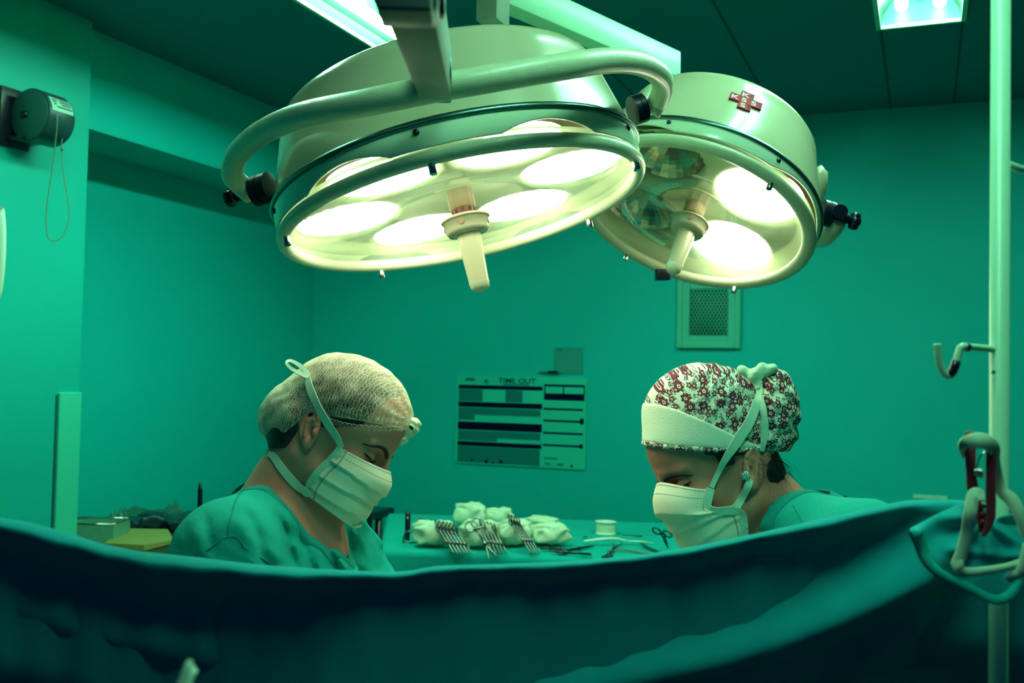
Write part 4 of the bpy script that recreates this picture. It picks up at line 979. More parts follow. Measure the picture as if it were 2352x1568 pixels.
def hand(p, wr, tipdir, side, k=.35):
    """relaxed, slightly curled hand: palm, four unequal bent fingers and a thumb"""
    t = nrm(tipdir); b = nrm(np.cross(t, [0, 0, 1.0]) if abs(t[2]) < .9 else np.cross(t, [0, 1.0, 0])); nrm_ = np.cross(b, t)
    b = b * side; r = None; wr = np.asarray(wr, float)
    for i in range(5):
        if i < 4:
            o = (i - 1.5) * 2.0; ln = (3.6, 4.3, 4.0, 3.2)[i]
            a = wr + b * o * .55; k0 = wr + t * 8.6 + b * o; k1 = k0 + (t * .92 - nrm_ * .39) * ln; k2 = k1 + (t * .65 - nrm_ * .76) * ln * .62
            c = sm(cone(p, a, k0, 1.35, 1.2), cone(p, k0, k1, .95, .82), .4); c = sm(c, cone(p, k1, k2, .82, .68), .25)
        else:
            a = wr + t * 2.0 - b * 2.4; k0 = a + t * 2.6 - b * 2.2 - nrm_ * .8; k1 = k0 + t * 3.0 - b * .6 - nrm_ * .9
            c = sm(cone(p, a, k0, 1.4, 1.1), cone(p, k0, k1, 1.05, .8), .4)
        r = c if r is None else sm(r, c, k)
    return r
def path_mesh(fr, name, pts, rad, m, parent, seg=8, flat=1.0):
    mb = MB(); mb.tube(fr.world(np.asarray(pts)), np.asarray(rad) * .01 if not np.isscalar(rad) else rad * .01, seg, flat=flat); return mb.done(name, m, parent)
def strap(fr, name, pts, fn, width, m, parent, n=6, thick=.0009, twist=None):
    p = crom(pts, n); N = np.array([fr.grad(q, fn) for q in p])
    for _ in range(3): N[1:-1] = (N[:-2] + N[1:-1] * 2 + N[2:]) / 4
    W3 = N[:, 0:1] * fr.U + N[:, 1:2] * fr.V + N[:, 2:3] * fr.Wd
    wd = width * .01 if np.isscalar(width) else np.interp(np.linspace(0, 1, len(p)), np.linspace(0, 1, len(width)), width) * .01
    mb = MB(); ribbon(mb, fr.world(p), W3, wd, thick); return autosmooth(mb.done(name, m, parent), 25)
# cap, mask and scarf materials
def net_cap_mat():
    m = bpy.data.materials.new('bouffant_net'); m.use_nodes = True; nt = m.node_tree; nt.nodes.clear(); L = nt.links.new
    o = nt.nodes.new('ShaderNodeOutputMaterial'); t = nt.nodes.new('ShaderNodeBsdfTransparent'); d = nt.nodes.new('ShaderNodeBsdfDiffuse'); d.inputs[0].default_value = (.80, .84, .62, 1)
    tr = nt.nodes.new('ShaderNodeBsdfTranslucent'); tr.inputs[0].default_value = (.7, .8, .6, 1); ad = nt.nodes.new('ShaderNodeMixShader'); ad.inputs[0].default_value = .2; L(d.outputs[0], ad.inputs[1]); L(tr.outputs[0], ad.inputs[2])
    uv = nt.nodes.new('ShaderNodeUVMap')
    def ridge(scale, rot, dist, width, sx):
        mp = nt.nodes.new('ShaderNodeMapping'); mp.inputs['Rotation'].default_value = (0, 0, rot); mp.inputs['Scale'].default_value = (sx, 1, 1); L(uv.outputs[0], mp.inputs[0])
        w = nt.nodes.new('ShaderNodeTexWave'); w.inputs['Scale'].default_value = scale; w.inputs['Distortion'].default_value = dist; w.inputs['Detail'].default_value = 3; w.inputs['Detail Scale'].default_value = 1.5
        L(mp.outputs[0], w.inputs[0]); r_ = nt.nodes.new('ShaderNodeMapRange'); r_.inputs[1].default_value = 1 - width; r_.inputs[2].default_value = 1.0; L(w.outputs['Fac'], r_.inputs[0]); return r_.outputs[0]
    a = ridge(1.1, .5, 9, .22, .6); b = ridge(1.5, 2.0, 12, .18, .7); c = ridge(.5, .2, 5, .25, 1.4)
    n = nt.nodes.new('ShaderNodeTexNoise'); n.inputs['Scale'].default_value = .35; n.inputs['Detail'].default_value = 4; L(uv.outputs[0], n.inputs[0])
    def mx(x, y):
        q = nt.nodes.new('ShaderNodeMath'); q.operation = 'MAXIMUM'; L(x, q.inputs[0]); L(y, q.inputs[1]); return q.outputs[0]
    ln = mx(mx(a, b), c)
    lw = nt.nodes.new('ShaderNodeLayerWeight'); lw.inputs[0].default_value = .35
    def ma(x, mu, adv):
        q = nt.nodes.new('ShaderNodeMath'); q.operation = 'MULTIPLY_ADD'; L(x, q.inputs[0]); q.inputs[1].default_value = mu; q.inputs[2].default_value = adv; return q.outputs[0]
    base = ma(n.outputs[0], 1.0, -.36)
    s1 = nt.nodes.new('ShaderNodeMath'); s1.operation = 'ADD'; L(base, s1.inputs[0]); L(ma(ln, .55, 0), s1.inputs[1])
    s2 = nt.nodes.new('ShaderNodeMath'); s2.operation = 'ADD'; s2.use_clamp = True; L(s1.outputs[0], s2.inputs[0]); L(ma(lw.outputs['Facing'], .75, -.08), s2.inputs[1])
    mixs = nt.nodes.new('ShaderNodeMixShader'); L(s2.outputs[0], mixs.inputs[0]); L(t.outputs[0], mixs.inputs[1]); L(ad.outputs[0], mixs.inputs[2]); L(mixs.outputs[0], o.inputs[0])
    return m
M_net = net_cap_mat()
M_netband = mat('cap_gather', (.74, .82, .58), .9, bump=.6, bscale=300)
def mask_mat():
    m = mat('mask_fabric', (.90, .90, .70), .9, bump=.25, bscale=900, spec=.1, noise=.05, nscale=30); nt = m.node_tree; L = nt.links.new; b = nt.nodes['Principled BSDF']
    uv = nt.nodes.new('ShaderNodeUVMap'); sp = nt.nodes.new('ShaderNodeSeparateXYZ'); L(uv.outputs[0], sp.inputs[0])
    def M2(op, x, y=None, z=None):
        q = nt.nodes.new('ShaderNodeMath'); q.operation = op
        for k, a in enumerate((x, y, z)):
            if a is None: continue
            if isinstance(a, (int, float)): q.inputs[k].default_value = a
            else: L(a, q.inputs[k])
        return q.outputs[0]
    U_, V_ = sp.outputs[0], sp.outputs[1]
    def line(c, hw, f, src=V_, along=U_):
        near = M2('LESS_THAN', M2('ABSOLUTE', M2('SUBTRACT', src, c)), hw); dash = M2('LESS_THAN', M2('FRACT', M2('MULTIPLY', along, f)), .6); return M2('MULTIPLY', near, dash)
    t = M2('MAXIMUM', line(.028, .007, 60), line(.125, .006, 60))
    au = M2('ABSOLUTE', M2('SUBTRACT', M2('MULTIPLY', U_, 2), 1))
    t = M2('MAXIMUM', t, line(.972, .004, 42, au, V_))
    mx = nt.nodes.new('ShaderNodeMix'); mx.data_type = 'RGBA'; mx.inputs[7].default_value = (.10, .17, .13, 1)
    src = b.inputs['Base Color'].links[0].from_socket; L(src, mx.inputs[6]); L(M2('MULTIPLY', t, .85), mx.inputs[0]); L(mx.outputs[2], b.inputs['Base Color'])
    b.inputs['Transmission Weight'].default_value = 0.0
    return m
M_mask = mask_mat()
M_strap = mat('mask_strap', (.52, .80, .62), .85, bump=.5, bscale=700)
def floral_mat():
    m = mat('floral_cotton', (.74, .82, .66), .9, spec=.15, bump=.3, bscale=900); nt = m.node_tree; L = nt.links.new; b = nt.nodes['Principled BSDF']
    uv = nt.nodes.new('ShaderNodeUVMap')
    def M2(op, x, y=None, z=None, clamp=False):
        q = nt.nodes.new('ShaderNodeMath'); q.operation = op; q.use_clamp = clamp
        for k, a in enumerate((x, y, z)):
            if a is None: continue
            if isinstance(a, (int, float)): q.inputs[k].default_value = a
            else: L(a, q.inputs[k])
        return q.outputs[0]
    def cells(scale, offs, rnd):
        mp = nt.nodes.new('ShaderNodeMapping'); mp.inputs['Location'].default_value = (*offs, 0); L(uv.outputs[0], mp.inputs[0])
        v = nt.nodes.new('ShaderNodeTexVoronoi'); v.voronoi_dimensions = '2D'; v.inputs['Scale'].default_value = scale; v.inputs['Randomness'].default_value = rnd; L(mp.outputs[0], v.inputs['Vector'])
        sb = nt.nodes.new('ShaderNodeVectorMath'); sb.operation = 'SUBTRACT'; L(mp.outputs[0], sb.inputs[0]); L(v.outputs['Position'], sb.inputs[1])
        sp = nt.nodes.new('ShaderNodeSeparateXYZ'); L(sb.outputs[0], sp.inputs[0]); sc = nt.nodes.new('ShaderNodeSeparateColor'); L(v.outputs['Color'], sc.inputs[0])
        return sp.outputs[0], sp.outputs[1], sc.outputs[0], sc.outputs[1]
    # blossoms
    def blossom(scale, offs, pet, r0, r1):
        x, y, c1, c2 = cells(scale, offs, .75); r_ = M2('SQRT', M2('ADD', M2('MULTIPLY', x, x), M2('MULTIPLY', y, y))); a = M2('ARCTAN2', y, x)
        k = M2('COSINE', M2('MULTIPLY_ADD', a, pet, M2('MULTIPLY', c1, 6.28)))
        lim = M2('MULTIPLY_ADD', k, r1, r0); outer = M2('LESS_THAN', r_, lim)
        inn = M2('GREATER_THAN', r_, M2('MULTIPLY', r0, .42)); dot = M2('LESS_THAN', r_, M2('MULTIPLY', r0, .2))
        fill = M2('MULTIPLY', outer, inn); vein = M2('GREATER_THAN', M2('ABSOLUTE', M2('SINE', M2('MULTIPLY_ADD', a, pet / 2, M2('MULTIPLY', c1, 3.14)))), .28)
        rim = M2('LESS_THAN', M2('ABSOLUTE', M2('SUBTRACT', r_, lim)), r0 * .13)
        return M2('MULTIPLY', M2('MAXIMUM', fill, dot), 1.0), M2('MAXIMUM', rim, dot), outer
    f1, r1, o1 = blossom(.52, (0, 0), 7, .50, .10); f2, r2, o2 = blossom(.80, (3.3, 1.7), 5, .30, .08)
    # leaves: slim lens outlines turned cell by cell
    def leaf(scale, offs, ln, wd):
        x, y, c1, c2 = cells(scale, offs, .9); an = M2('MULTIPLY', c1, 6.28); ca, sa = M2('COSINE', an), M2('SINE', an)
        xx = M2('ADD', M2('MULTIPLY', x, ca), M2('MULTIPLY', y, sa)); yy = M2('SUBTRACT', M2('MULTIPLY', y, ca), M2('MULTIPLY', x, sa))
        q = M2('SUBTRACT', 1.0, M2('POWER', M2('ABSOLUTE', M2('DIVIDE', xx, ln)), 2.0)); e = M2('SUBTRACT', M2('ABSOLUTE', yy), M2('MULTIPLY', q, wd))
        out = M2('LESS_THAN', M2('ABSOLUTE', e), .034); mid = M2('MULTIPLY', M2('LESS_THAN', M2('ABSOLUTE', yy), .022), M2('LESS_THAN', M2('ABSOLUTE', xx), ln * 1.1)); ins = M2('GREATER_THAN', q, -.35)
        return M2('MULTIPLY', M2('MAXIMUM', out, mid), ins)
    l1 = leaf(.95, (1.1, 4.2), .40, .17); l2 = leaf(1.25, (7.1, .2), .30, .12)
    def mixc(fac, a, col):
        q = nt.nodes.new('ShaderNodeMix'); q.data_type = 'RGBA'; L(fac, q.inputs[0]); L(a, q.inputs[6]); q.inputs[7].default_value = (*col, 1); return q.outputs[2]
    rgb = nt.nodes.new('ShaderNodeRGB'); rgb.outputs[0].default_value = (.74, .82, .66, 1); c = rgb.outputs[0]
    lf = M2('MULTIPLY', M2('MAXIMUM', l1, l2), M2('SUBTRACT', 1.0, M2('MAXIMUM', o1, o2)))
    c = mixc(lf, c, (.045, .035, .05)); c = mixc(f2, c, (.24, .05, .06)); c = mixc(r2, c, (.05, .025, .04)); c = mixc(f1, c, (.24, .04, .055)); c = mixc(r1, c, (.045, .02, .035))
    L(c, b.inputs['Base Color']); return m
M_floral = floral_mat()
M_hband = mat('ribbed_headband', (.74, .86, .66), .9, bump=.4, bscale=500)

def mask_mesh(fr, parent, label, centre, side, pleats, shape=.62, bulge=None):
    """pleated mask: centre = [(f, d)] profile over nose and chin, side = [(f, d, s)] cheek edge; symmetrical"""
    n, mm = 61, 57; cp = crom([(a, b, 0) for a, b in centre], 12); sp_ = crom(side, 12)
    ti = np.linspace(0, 1, mm); C_ = np.stack([np.interp(ti, np.linspace(0, 1, len(cp)), cp[:, k]) for k in range(3)], -1); S_ = np.stack([np.interp(ti, np.linspace(0, 1, len(sp_)), sp_[:, k]) for k in range(3)], -1)
    v = []; uv = []
    for j in range(mm):
        t = ti[j]
        for i in range(n):
            x = i / (n - 1) * 2 - 1; a = abs(x) * math.pi / 2
            ss = math.sin(a) ** .95; cc = math.cos(a) ** shape if abs(x) < .9999 else 0
            p = np.array([S_[j, 0] + (C_[j, 0] - S_[j, 0]) * cc, S_[j, 1] + (C_[j, 1] - S_[j, 1]) * (1 - abs(x) ** 1.5), S_[j, 2] * ss * (1 if x > 0 else -1)])
            o_ = nrm([cc * 1.0 + .2, 0, ss * (1 if x > 0 else -1)])
            for (tp, am, fan, wd) in pleats:
                e = (t - (tp + fan * abs(x) ** 1.5)); p = p + o_ * am * (math.exp(-max(0, -e) / wd) if e < 0 else -.35 * math.exp(-e / .05)) * (1 if e < 0 else 1)
            for (a1, am, wv) in (bulge or []): p = p + o_ * am * math.sin(wv * x + a1) * math.sin(math.pi * t) * (.4 + .6 * t)
            v.append(fr.unhead(p)); uv.append((i / (n - 1), t))
    f = [(j * n + i, j * n + i + 1, (j + 1) * n + i + 1, (j + 1) * n + i) for j in range(mm - 1) for i in range(n - 1)]
    V = fr.world(np.array(v)); o = put('face_mask', V, f, M_mask, parent, uv=uv); o['label'] = label
    md = o.modifiers.new('thickness', 'SOLIDIFY'); md.thickness = .0012; md.offset = 0
    return o, np.array(v).reshape(mm, n, 3)

# ================================================================== left-hand person
A_ = Frame(796, 934, 1.55, 1, R(31.2), R(15))
def a_body(p):
    r = limb(p, [(-5.6, 6.5, .3), (-8.5, 12.5, .6), (-11.5, 19, 1.0)], [5.3, 5.5, 6.6], 2)
    r = sm(r, cone(p, (-4.6, 9, -5.2), (-1.5, 21.5, -2.2), 1.3, 1.1), 1.6); r = sm(r, cone(p, (-3.2, 9, 5.2), (-1.0, 21.5, 1.5), 1.3, 1.1), 1.6)
    tor = ell(p, (-11.4, 36, 1), (13.6, 22, 16)); tor = sm(tor, cone(p, (-15, 19.5, -13), (-4.5, 19.8, 15.5), 5.5, 5.5), 5)
    r = sm(r, tor, 3.5); r = sm(r, ell(p, (-20, 68, 1), (13, 17, 17)), 7)
    r = sm(r, limb(p, [(-15, 19.5, -15.5), (-7, 45, -17), (16, 52, -12.5)], [5.4, 4.4, 3.2]), 3); r = sm(r, limb(p, [(-4, 20.5, 17), (6, 44, 20), (20, 52, 12)], [5.2, 4.3, 3.2]), 3)
    r = sm(r, hand(p, (17, 52, -12.6), (.95, .12, .3), 1), 1.2); r = sm(r, hand(p, (21, 52, 11.6), (.95, .12, -.3), -1), 1.2)
    for s in (-1, 1): r = sm(r, limb(p, [(-19, 76, 1 + 8 * s), (-17, 108, 1 + 9 * s), (-21, 138, 1 + 9 * s), (-12, 141, 1 + 10 * s)], [8.5, 6, 4, 3.6]), 3)
    return r
a_fn = build_person(A_, 'A', '', M_skin, 1.0, a_body)
gu = grid([(-38, -14, 1.3), (-14, 13, .23), (13, 40, 1.0)]); gv = grid([(-10.5, 17, .23), (17, 26, .7), (26, 148, 1.5)]); gw = grid([(-26, -10.5, 1.0), (-10.5, 2, .23), (2, 10, .4), (10, 28, 1.1)])
pa_ = person_mesh(A_, 'person', a_fn, M_skin, gu, gv, gw)
tag(pa_, 'person in green scrubs and white bouffant cap with a mask, looking down to the right', 'person', 'people operating behind the drape')
# hair under the cap
def a_hair(p):
    h = A_.head(p); q = h.copy(); q[:, 2] = np.abs(q[:, 2])
    r = sm(ell(q, (.35, -.1, 0), (9.35, 7.65, 7.65)), ell(q, (-3.6, 7.0, 0), (4.9, 5.3, 6.5)), 1.5); r = sm(r, ell(q, (-1.0, 3.2, 0), (5.2, 4, 7.35)), 1)
    bun = ell(q, (-7.0, 5.6, 0), (3.7, 4.2, 4.0)); r = sm(r, bun, 1.5)
    r = r + .10 * np.sin(5 * h[:, 1] + 2 * np.sin(h[:, 0])) * .6
    line = np.minimum(h[:, 1] - (4.9 - .62 * (h[:, 0] + .6)), np.maximum(h[:, 0] + 2.35 + .10 * (h[:, 1] - 4), h[:, 1] - 10.7 + .5 * (h[:, 0] + 5)))
    return np.maximum(r, line)
sdf_part(A_, 'hair', a_hair, M_hair, pa_, (-15, 11), (-9, 14), (-10, 10), .33)
def a_cap(p, off=0.0):
    h = A_.head(p); q = h.copy(); q[:, 2] = np.abs(q[:, 2])
    r = sm(ell(q, (.75, -.05, 0), (9.95, 8.05, 8.15)), ell(q, (-7.0, 5.6, 0), (4.35, 4.9, 4.7)), 3.2); r = sm(r, ell(q, (-3.9, 5.2, 0), (5.2, 5.6, 7.2)), 1.5)
    r = r + .10 * np.sin(2.1 * h[:, 0] + 1.2 * np.sin(1.7 * h[:, 1])) * np.sin(1.3 * h[:, 1] + .7 * h[:, 2]) - off
    fan = np.arctan2(h[:, 1] + 3.2, 10.8 - h[:, 0]); dist = np.hypot(h[:, 1] + 3.2, 10.8 - h[:, 0])
    r = r + .22 * np.sin(fan * 13 + .4 * h[:, 2]) * np.exp(-dist / 5.0)
    return r
def a_edge(h): return np.minimum(h[:, 1] - (3.65 - .42 * (h[:, 0] + 2.44)), h[:, 0] + 2.9 + .28 * (h[:, 1] - 4))
def a_capcut(p): return np.maximum(a_cap(p), a_edge(A_.head(p)))
def a_uv(V): h = A_.head(V); return np.stack([h[:, 0] + .4 * h[:, 2], h[:, 1] + .3 * h[:, 2]], -1)
capo = sdf_part(A_, 'bouffant_cap', a_capcut, M_net, pa_, (-15, 12), (-10, 13), (-10, 10), .33, uvfn=a_uv)
capo['label'] = 'white see-through bouffant cap over dark hair'
# gathered elastic edge of the cap
def edge_curve(fr, fn, hs):
    return np.array([fr.onto_h(h0, hd, fn, .05) for h0, hd in hs])
hs = [((0, 0, 0), None)]
pts = []
for x, y in ((742, 957), (762, 966), (785, 974), (812, 979), (845, 982), (878, 983), (905, 983), (926, 984)): pts.append(A_.onto(x, y, a_cap, .12))
pp_ = crom(pts, 10); wv = np.sin(np.arange(len(pp_)) * 1.6) * .16; pp_[:, 1] += wv
strap(A_, 'elastic_edge', pp_, a_cap, [.6] * 4, M_net, capo, n=1, thick=.0012)
# gathered knot on the forehead side
def a_knot(p):
    h = A_.head(p); r = sm(ell(h, (10.2, -2.5, 0), (1.2, 1.5, 1.3)), ell(h, (10.0, -.4, -.1), (.75, 1.15, .9)), .5)
    return r + .12 * np.sin(7 * h[:, 2] + 5 * h[:, 1]) + .1 * np.sin(6 * h[:, 1])
sdf_part(A_, 'gather_knot', a_knot, M_netband, capo, (4, 13), (-1, 8), (-4, 4), .16)
# mask
am, amv = mask_mesh(A_, pa_, 'white pleated surgical mask hanging low over nose and chin',
    [(10.75, 4.9), (11.9, 6.6), (11.75, 8.6), (11.3, 9.6), (11.35, 11.5), (11.0, 13.6), (10.9, 14.6)], [(4.2, 5.4, 6.15), (3.9, 7.6, 6.25), (3.3, 9.8, 6.05), (3.0, 12.0, 5.6), (3.4, 13.8, 4.9)],
    [(.33, .34, -.06, .16), (.56, .34, .02, .13), (.76, .30, .08, .12)], .60, [(0.4, .14, 5), (2.0, .10, 9)])
def a_all(p): return np.minimum(a_fn(p), a_cap(p))
am_near = lambda t: amv[int(round(t * 56)), 60]
near_is_last = am_near(.5)[2] < amv[28, 0][2]
ne = amv[:, 60] if near_is_last else amv[:, 0]
# side binding and straps
up_pts = [ne[0] + [0, -.05, -.15]] + [A_.onto(x, y, a_all, .22) for x, y in ((774, 1004), (760, 984), (742, 955), (726, 925), (712, 892), (706, 868))]
up_pts[1] = A_.px(774, 1004, (up_pts[0][2] + up_pts[2][2]) / 2 - .3)
strap(A_, 'upper_strap', up_pts, a_all, [.75, 1.15, 1.35, 1.35, 1.3, 1.1], M_strap, am)
lp = A_.onto(708, 862, a_all, .2); w0 = lp[2]
strap(A_, 'strap_loop', [A_.px(710, 866, w0), A_.px(690, 858, w0 - .3), A_.px(668, 846, w0 - .8), A_.px(658, 833, w0 - .4), A_.px(668, 829, w0 + .3), A_.px(690, 841, w0 + .5), A_.px(712, 863, w0 + .2)], lambda p: -p[:, 2] - .6 * p[:, 1], [.9, .75, .6, .4, .6, .75, .9], M_strap, am, n=8)
strap(A_, 'side_binding', [q + nrm(q - np.array([0, 8., 0])) * .12 for q in ne[::8]], a_fn, 1.25, M_strap, am, n=4)
lo_pts = [ne[56] + [.1, 0, -.1], A_.onto(700, 1128, a_fn, .3), A_.onto(683, 1116, a_fn, .2), A_.onto(664, 1096, a_fn, .2), A_.onto(644, 1071, a_fn, .2), A_.onto(628, 1048, a_fn, .2), A_.onto(616, 1042, a_fn, .15)]
lo_pts[1][2] = min(lo_pts[1][2], ne[56][2] + .8)
strap(A_, 'lower_strap', lo_pts, a_fn, [1.0, 1.2, 1.3, 1.3, 1.2, .8], M_strap, am)
w1 = amv[56, 30][2]
strap(A_, 'loose_strap', [A_.px(790, 1192, w1 - 2.5), A_.px(806, 1203, w1 - 2), A_.px(824, 1208, w1 - 1), A_.px(827, 1200, w1), A_.px(816, 1193, w1 + .3), A_.px(800, 1184, w1)], lambda p: -p[:, 2] - .3 * p[:, 1], .5, M_strap, am)
# brows, lashes, lids
def brow(fr, fn, parent, sgn, ds=((.95, 3.35), (1.9, 2.85), (3.2, 2.45), (4.5, 2.6), (5.5, 3.3)), rad=(.26, .34, .30, .22, .08)):
    dd_ = crom([(s, d, 0) for s, d in ds], 6); pts = np.array([fr.onto_h((14, q[1], sgn * q[0]), (-1, 0, 0), fn, .04) for q in dd_])
    path_mesh(fr, 'eyebrow', pts, np.interp(np.linspace(0, 1, len(pts)), np.linspace(0, 1, len(rad)), rad), M_brow, parent, 8)
def lashes(fr, fn, parent, sgn, dd=4.72):
    q_ = crom([(s, d, 0) for s, d in ((1.6, dd - .05), (2.4, dd + .15), (3.2, dd + .2), (3.9, dd + .05), (4.8, dd - .35))], 6); base = np.array([fr.onto_h((13, q[1], sgn * q[0]), (-1, 0, 0), fn, .03) for q in q_])
    path_mesh(fr, 'lash_line', base, [.06] + [.14] * (len(base) - 2) + [.06], M_brow, parent, 6)
    mb = MB(); dirv = fr.unhead(nrm([.75, .62, .0]))
    for k, b in enumerate(base[3:-1]):
        L_ = .45 + .25 * math.sin(k * .3); t = b + dirv * L_ + fr.unhead([0, 0, .12 * sgn]) * (k / len(base)); mb.tube(fr.world(np.array([b, (b + t) / 2 + dirv * .05, t])), [.0006, .0005, .0002], 5)
    mb.done('eyelashes', M_brow, parent)
for s in (-1, 1): brow(A_, a_fn, pa_, s); lashes(A_, a_fn, pa_, s)
# scrub top
def noise_fold(p, seeds):
    r = 0
    for (k, ph, am) in seeds: r = r + am * np.sin(p @ np.asarray(k) + ph + 1.1 * np.sin(p @ np.asarray(k)[[1, 2, 0]] * .45))
    return r
CREASES = [(tuple(A_.px(*a, -14)[:2]), tuple(A_.px(*b, -14)[:2]), am, wd) for a, b, am, wd in (((625, 1165), (681, 1300), .7, .45), ((606, 1122), (722, 1235), .55, .5), ((560, 1150), (622, 1265), .5, .5), ((732, 1240), (767, 1310), .7, .45), ((788, 1230), (806, 1310), .7, .45), ((828, 1201), (876, 1300), .6, .45), ((470, 1160), (505, 1235), .4, .5), ((665, 1215), (720, 1315), .5, .45))]
def a_cloth0(p):
    tor = ell(p, (-11.4, 36, 1), (15.0, 23, 17.2)); tor = sm(tor, cone(p, (-15.5, 19.5, -13.5), (-4.5, 19.8, 16), 6.6, 6.6), 5)
    r = sm(tor, limb(p, [(-15.5, 20, -16), (-11, 36, -18), (-6.5, 44, -18.5)], [6.8, 6.8, 7.4]), 3.0); r = sm(r, limb(p, [(-3.6, 20.5, 17), (2.4, 32, 19), (6, 42, 20)], [6.8, 6.8, 7.4]), 3.0)
    r = sm(r, ell(p, (-20, 68, 1), (14.5, 19, 18.5)), 7); r = sm(r, limb(p, [(-11.5, 15.5, .5), (-11.8, 21, .8)], [5.0, 9]), 3); r = sm(r, cone(p, (-10.6, 16, -3), (-15.3, 19.5, -13), 5.0, 6.4), 2); r = sm(r, cone(p, (-9.0, 16, 3), (-5, 19.5, 14), 5.0, 6.4), 2)
    low = np.clip((p[:, 1] - 14) / 8, 0, 1)
    # cloth folds that hang from the shoulder and run down to the front
    d1 = p[:, 0] * .78 - p[:, 1] * .62
    r = r - low * (1.15 * np.exp(-(np.mod(d1 + 2.6 * np.sin(p[:, 1] * .09) + 30, 5.2) - 2.6) ** 2 / .7) * (.5 + .5 * np.sin(p[:, 1] * .35 + p[:, 2] * .2 + 1)) + .42 * (1 - np.abs(np.sin(d1 * .95 + p[:, 2] * .2 + np.sin(p[:, 1] * .5)))) ** 1.5)
    for (x0, y0), (x1, y1), am, wd in CREASES:
        e = np.array([x1 - x0, y1 - y0]); L_ = np.linalg.norm(e); e = e / L_; q = p[:, :2] - [x0, y0]; t = q @ e; s_ = q @ np.array([-e[1], e[0]]) + .25 * np.sin(t * .5)
        r = r + am * np.exp(-(s_ / wd) ** 2) * np.clip(t / 2, 0, 1) * np.clip((L_ + 3 - t) / 3, 0, 1) * (p[:, 2] < 12) - .6 * am * np.exp(-((s_ - 1.3) / .9) ** 2) * np.clip(t / 2, 0, 1) * np.clip((L_ + 3 - t) / 3, 0, 1) * (p[:, 2] < 12)
    r = r + .12 * np.sin(p[:, 1] * .9 + p[:, 0] * .5 + 1.5 * np.sin(p[:, 2] * .4))
    return r
def a_seams(p):
    r = a_cloth0(p)
    return r
nb, nf = np.array([-13.8, 9.2, .5]), np.array([-.4, 23.4, -2.5]); ncn = (nb + nf) / 2; nax = nrm(nf - nb); nln = np.linalg.norm(nf - nb) / 2; nz = np.array([.15, .32, 1.]); nz = nrm(nz - (nz @ nax) * nax); nn = np.cross(nax, nz)
def a_neck(p, off=0.0):
    q = p - ncn; a, b, c = q @ nax, q @ nz, q @ nn
    return (np.sqrt((a / (nln + off)) ** 2 + (b / (7.6 + off)) ** 2) - 1) * (7.6 + off)
nup = nn if nn[1] < 0 else -nn
def a_scrub(p): return np.maximum(np.maximum(a_seams(p), -a_neck(p)), -np.maximum(-((p - ncn) @ nup - 1.0), a_neck(p) - 3.0))
def a_scrubcut(p): return np.maximum(np.maximum(a_scrub(p), p[:, 1] - 74), -(p[:, 1] - 3))
sca = sdf_part(A_, 'scrub_top', a_scrubcut, M_scrub, pa_, (-32, 14), (6, 50), (-30, 30), .42, it=2)
sca['label'] = 'green short-sleeved scrub top'
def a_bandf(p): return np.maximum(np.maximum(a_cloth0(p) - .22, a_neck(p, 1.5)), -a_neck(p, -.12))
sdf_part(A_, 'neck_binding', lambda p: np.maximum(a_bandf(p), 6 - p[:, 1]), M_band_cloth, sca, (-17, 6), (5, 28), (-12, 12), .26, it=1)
# stitched seams: shoulder seam and sleeve seam as thin raised cords
def seam(fr, pts, fn, parent, rad=.09):
    q = crom([fr.onto(x, y, fn, .0) for x, y in pts], 5); path_mesh(fr, 'seam', q, rad, M_band_cloth, parent, 6)
seam(A_, [(577, 1098), (560, 1118), (543, 1145), (533, 1178), (526, 1205), (523, 1234)], a_cloth0, sca)
seam(A_, [(452, 1278), (475, 1264), (500, 1244), (523, 1234), (546, 1236), (566, 1262), (600, 1282), (640, 1302)], a_cloth0, sca, .12)
def a_trous(p):
    r = ell(p, (-20, 72, 1), (14, 14, 18))
    for s in (-1, 1): r = sm(r, limb(p, [(-19, 78, 1 + 8.5 * s), (-17, 108, 1 + 9.5 * s), (-21, 134, 1 + 9.5 * s)], [9.8, 8, 7.2]), 2)
    return np.maximum(r, p[:, 1] - 138)
sdf_part(A_, 'scrub_trousers', a_trous, M_scrub, pa_, (-36, 0), (56, 142), (-24, 26), 1.2)

# ================================================================== right-hand person
B_ = Frame(1641, 1009, 1.47, -1, R(18.0), R(22))
def b_body(p):
    r = limb(p, [(4.2, 6.5, .5), (7.5, 11.0, 1.0), (11.0, 16, 1.5)], [5.4, 5.7, 7.0], 2)
    r = sm(r, cone(p, (4.2, 9.5, -4.8), (1.5, 19.5, -2.5), 1.3, 1.1), 1.6)
    tor = ell(p, (13, 32, 2), (13, 20, 16)); tor = sm(tor, cone(p, (17.5, 14.8, -13), (12, 15.5, 16), 5.2, 5.2), 5); r = sm(r, tor, 3.5)
    r = sm(r, ell(p, (19, 64, 2), (13, 17, 17)), 7)
    r = sm(r, limb(p, [(18, 17.5, -15.5), (8, 42, -16.5), (-14, 49, -12)], [5.4, 4.4, 3.2]), 3); r = sm(r, limb(p, [(12, 18, 18), (0, 42, 20), (-18, 49, 12)], [5.2, 4.3, 3.2]), 3)
    r = sm(r, hand(p, (-15, 49, -11.7), (-.95, .12, .3), -1), 1.2); r = sm(r, hand(p, (-19, 49, 11.6), (-.95, .12, -.3), 1), 1.2)
    for s in (-1, 1): r = sm(r, limb(p, [(18, 72, 2 + 8 * s), (16, 104, 2 + 9 * s), (20, 134, 2 + 9 * s), (11, 137, 2 + 10 * s)], [8.5, 6, 4, 3.6]), 3)
    return r
b_fn = build_person(B_, 'B', '', M_skinb, 1.0, b_body)
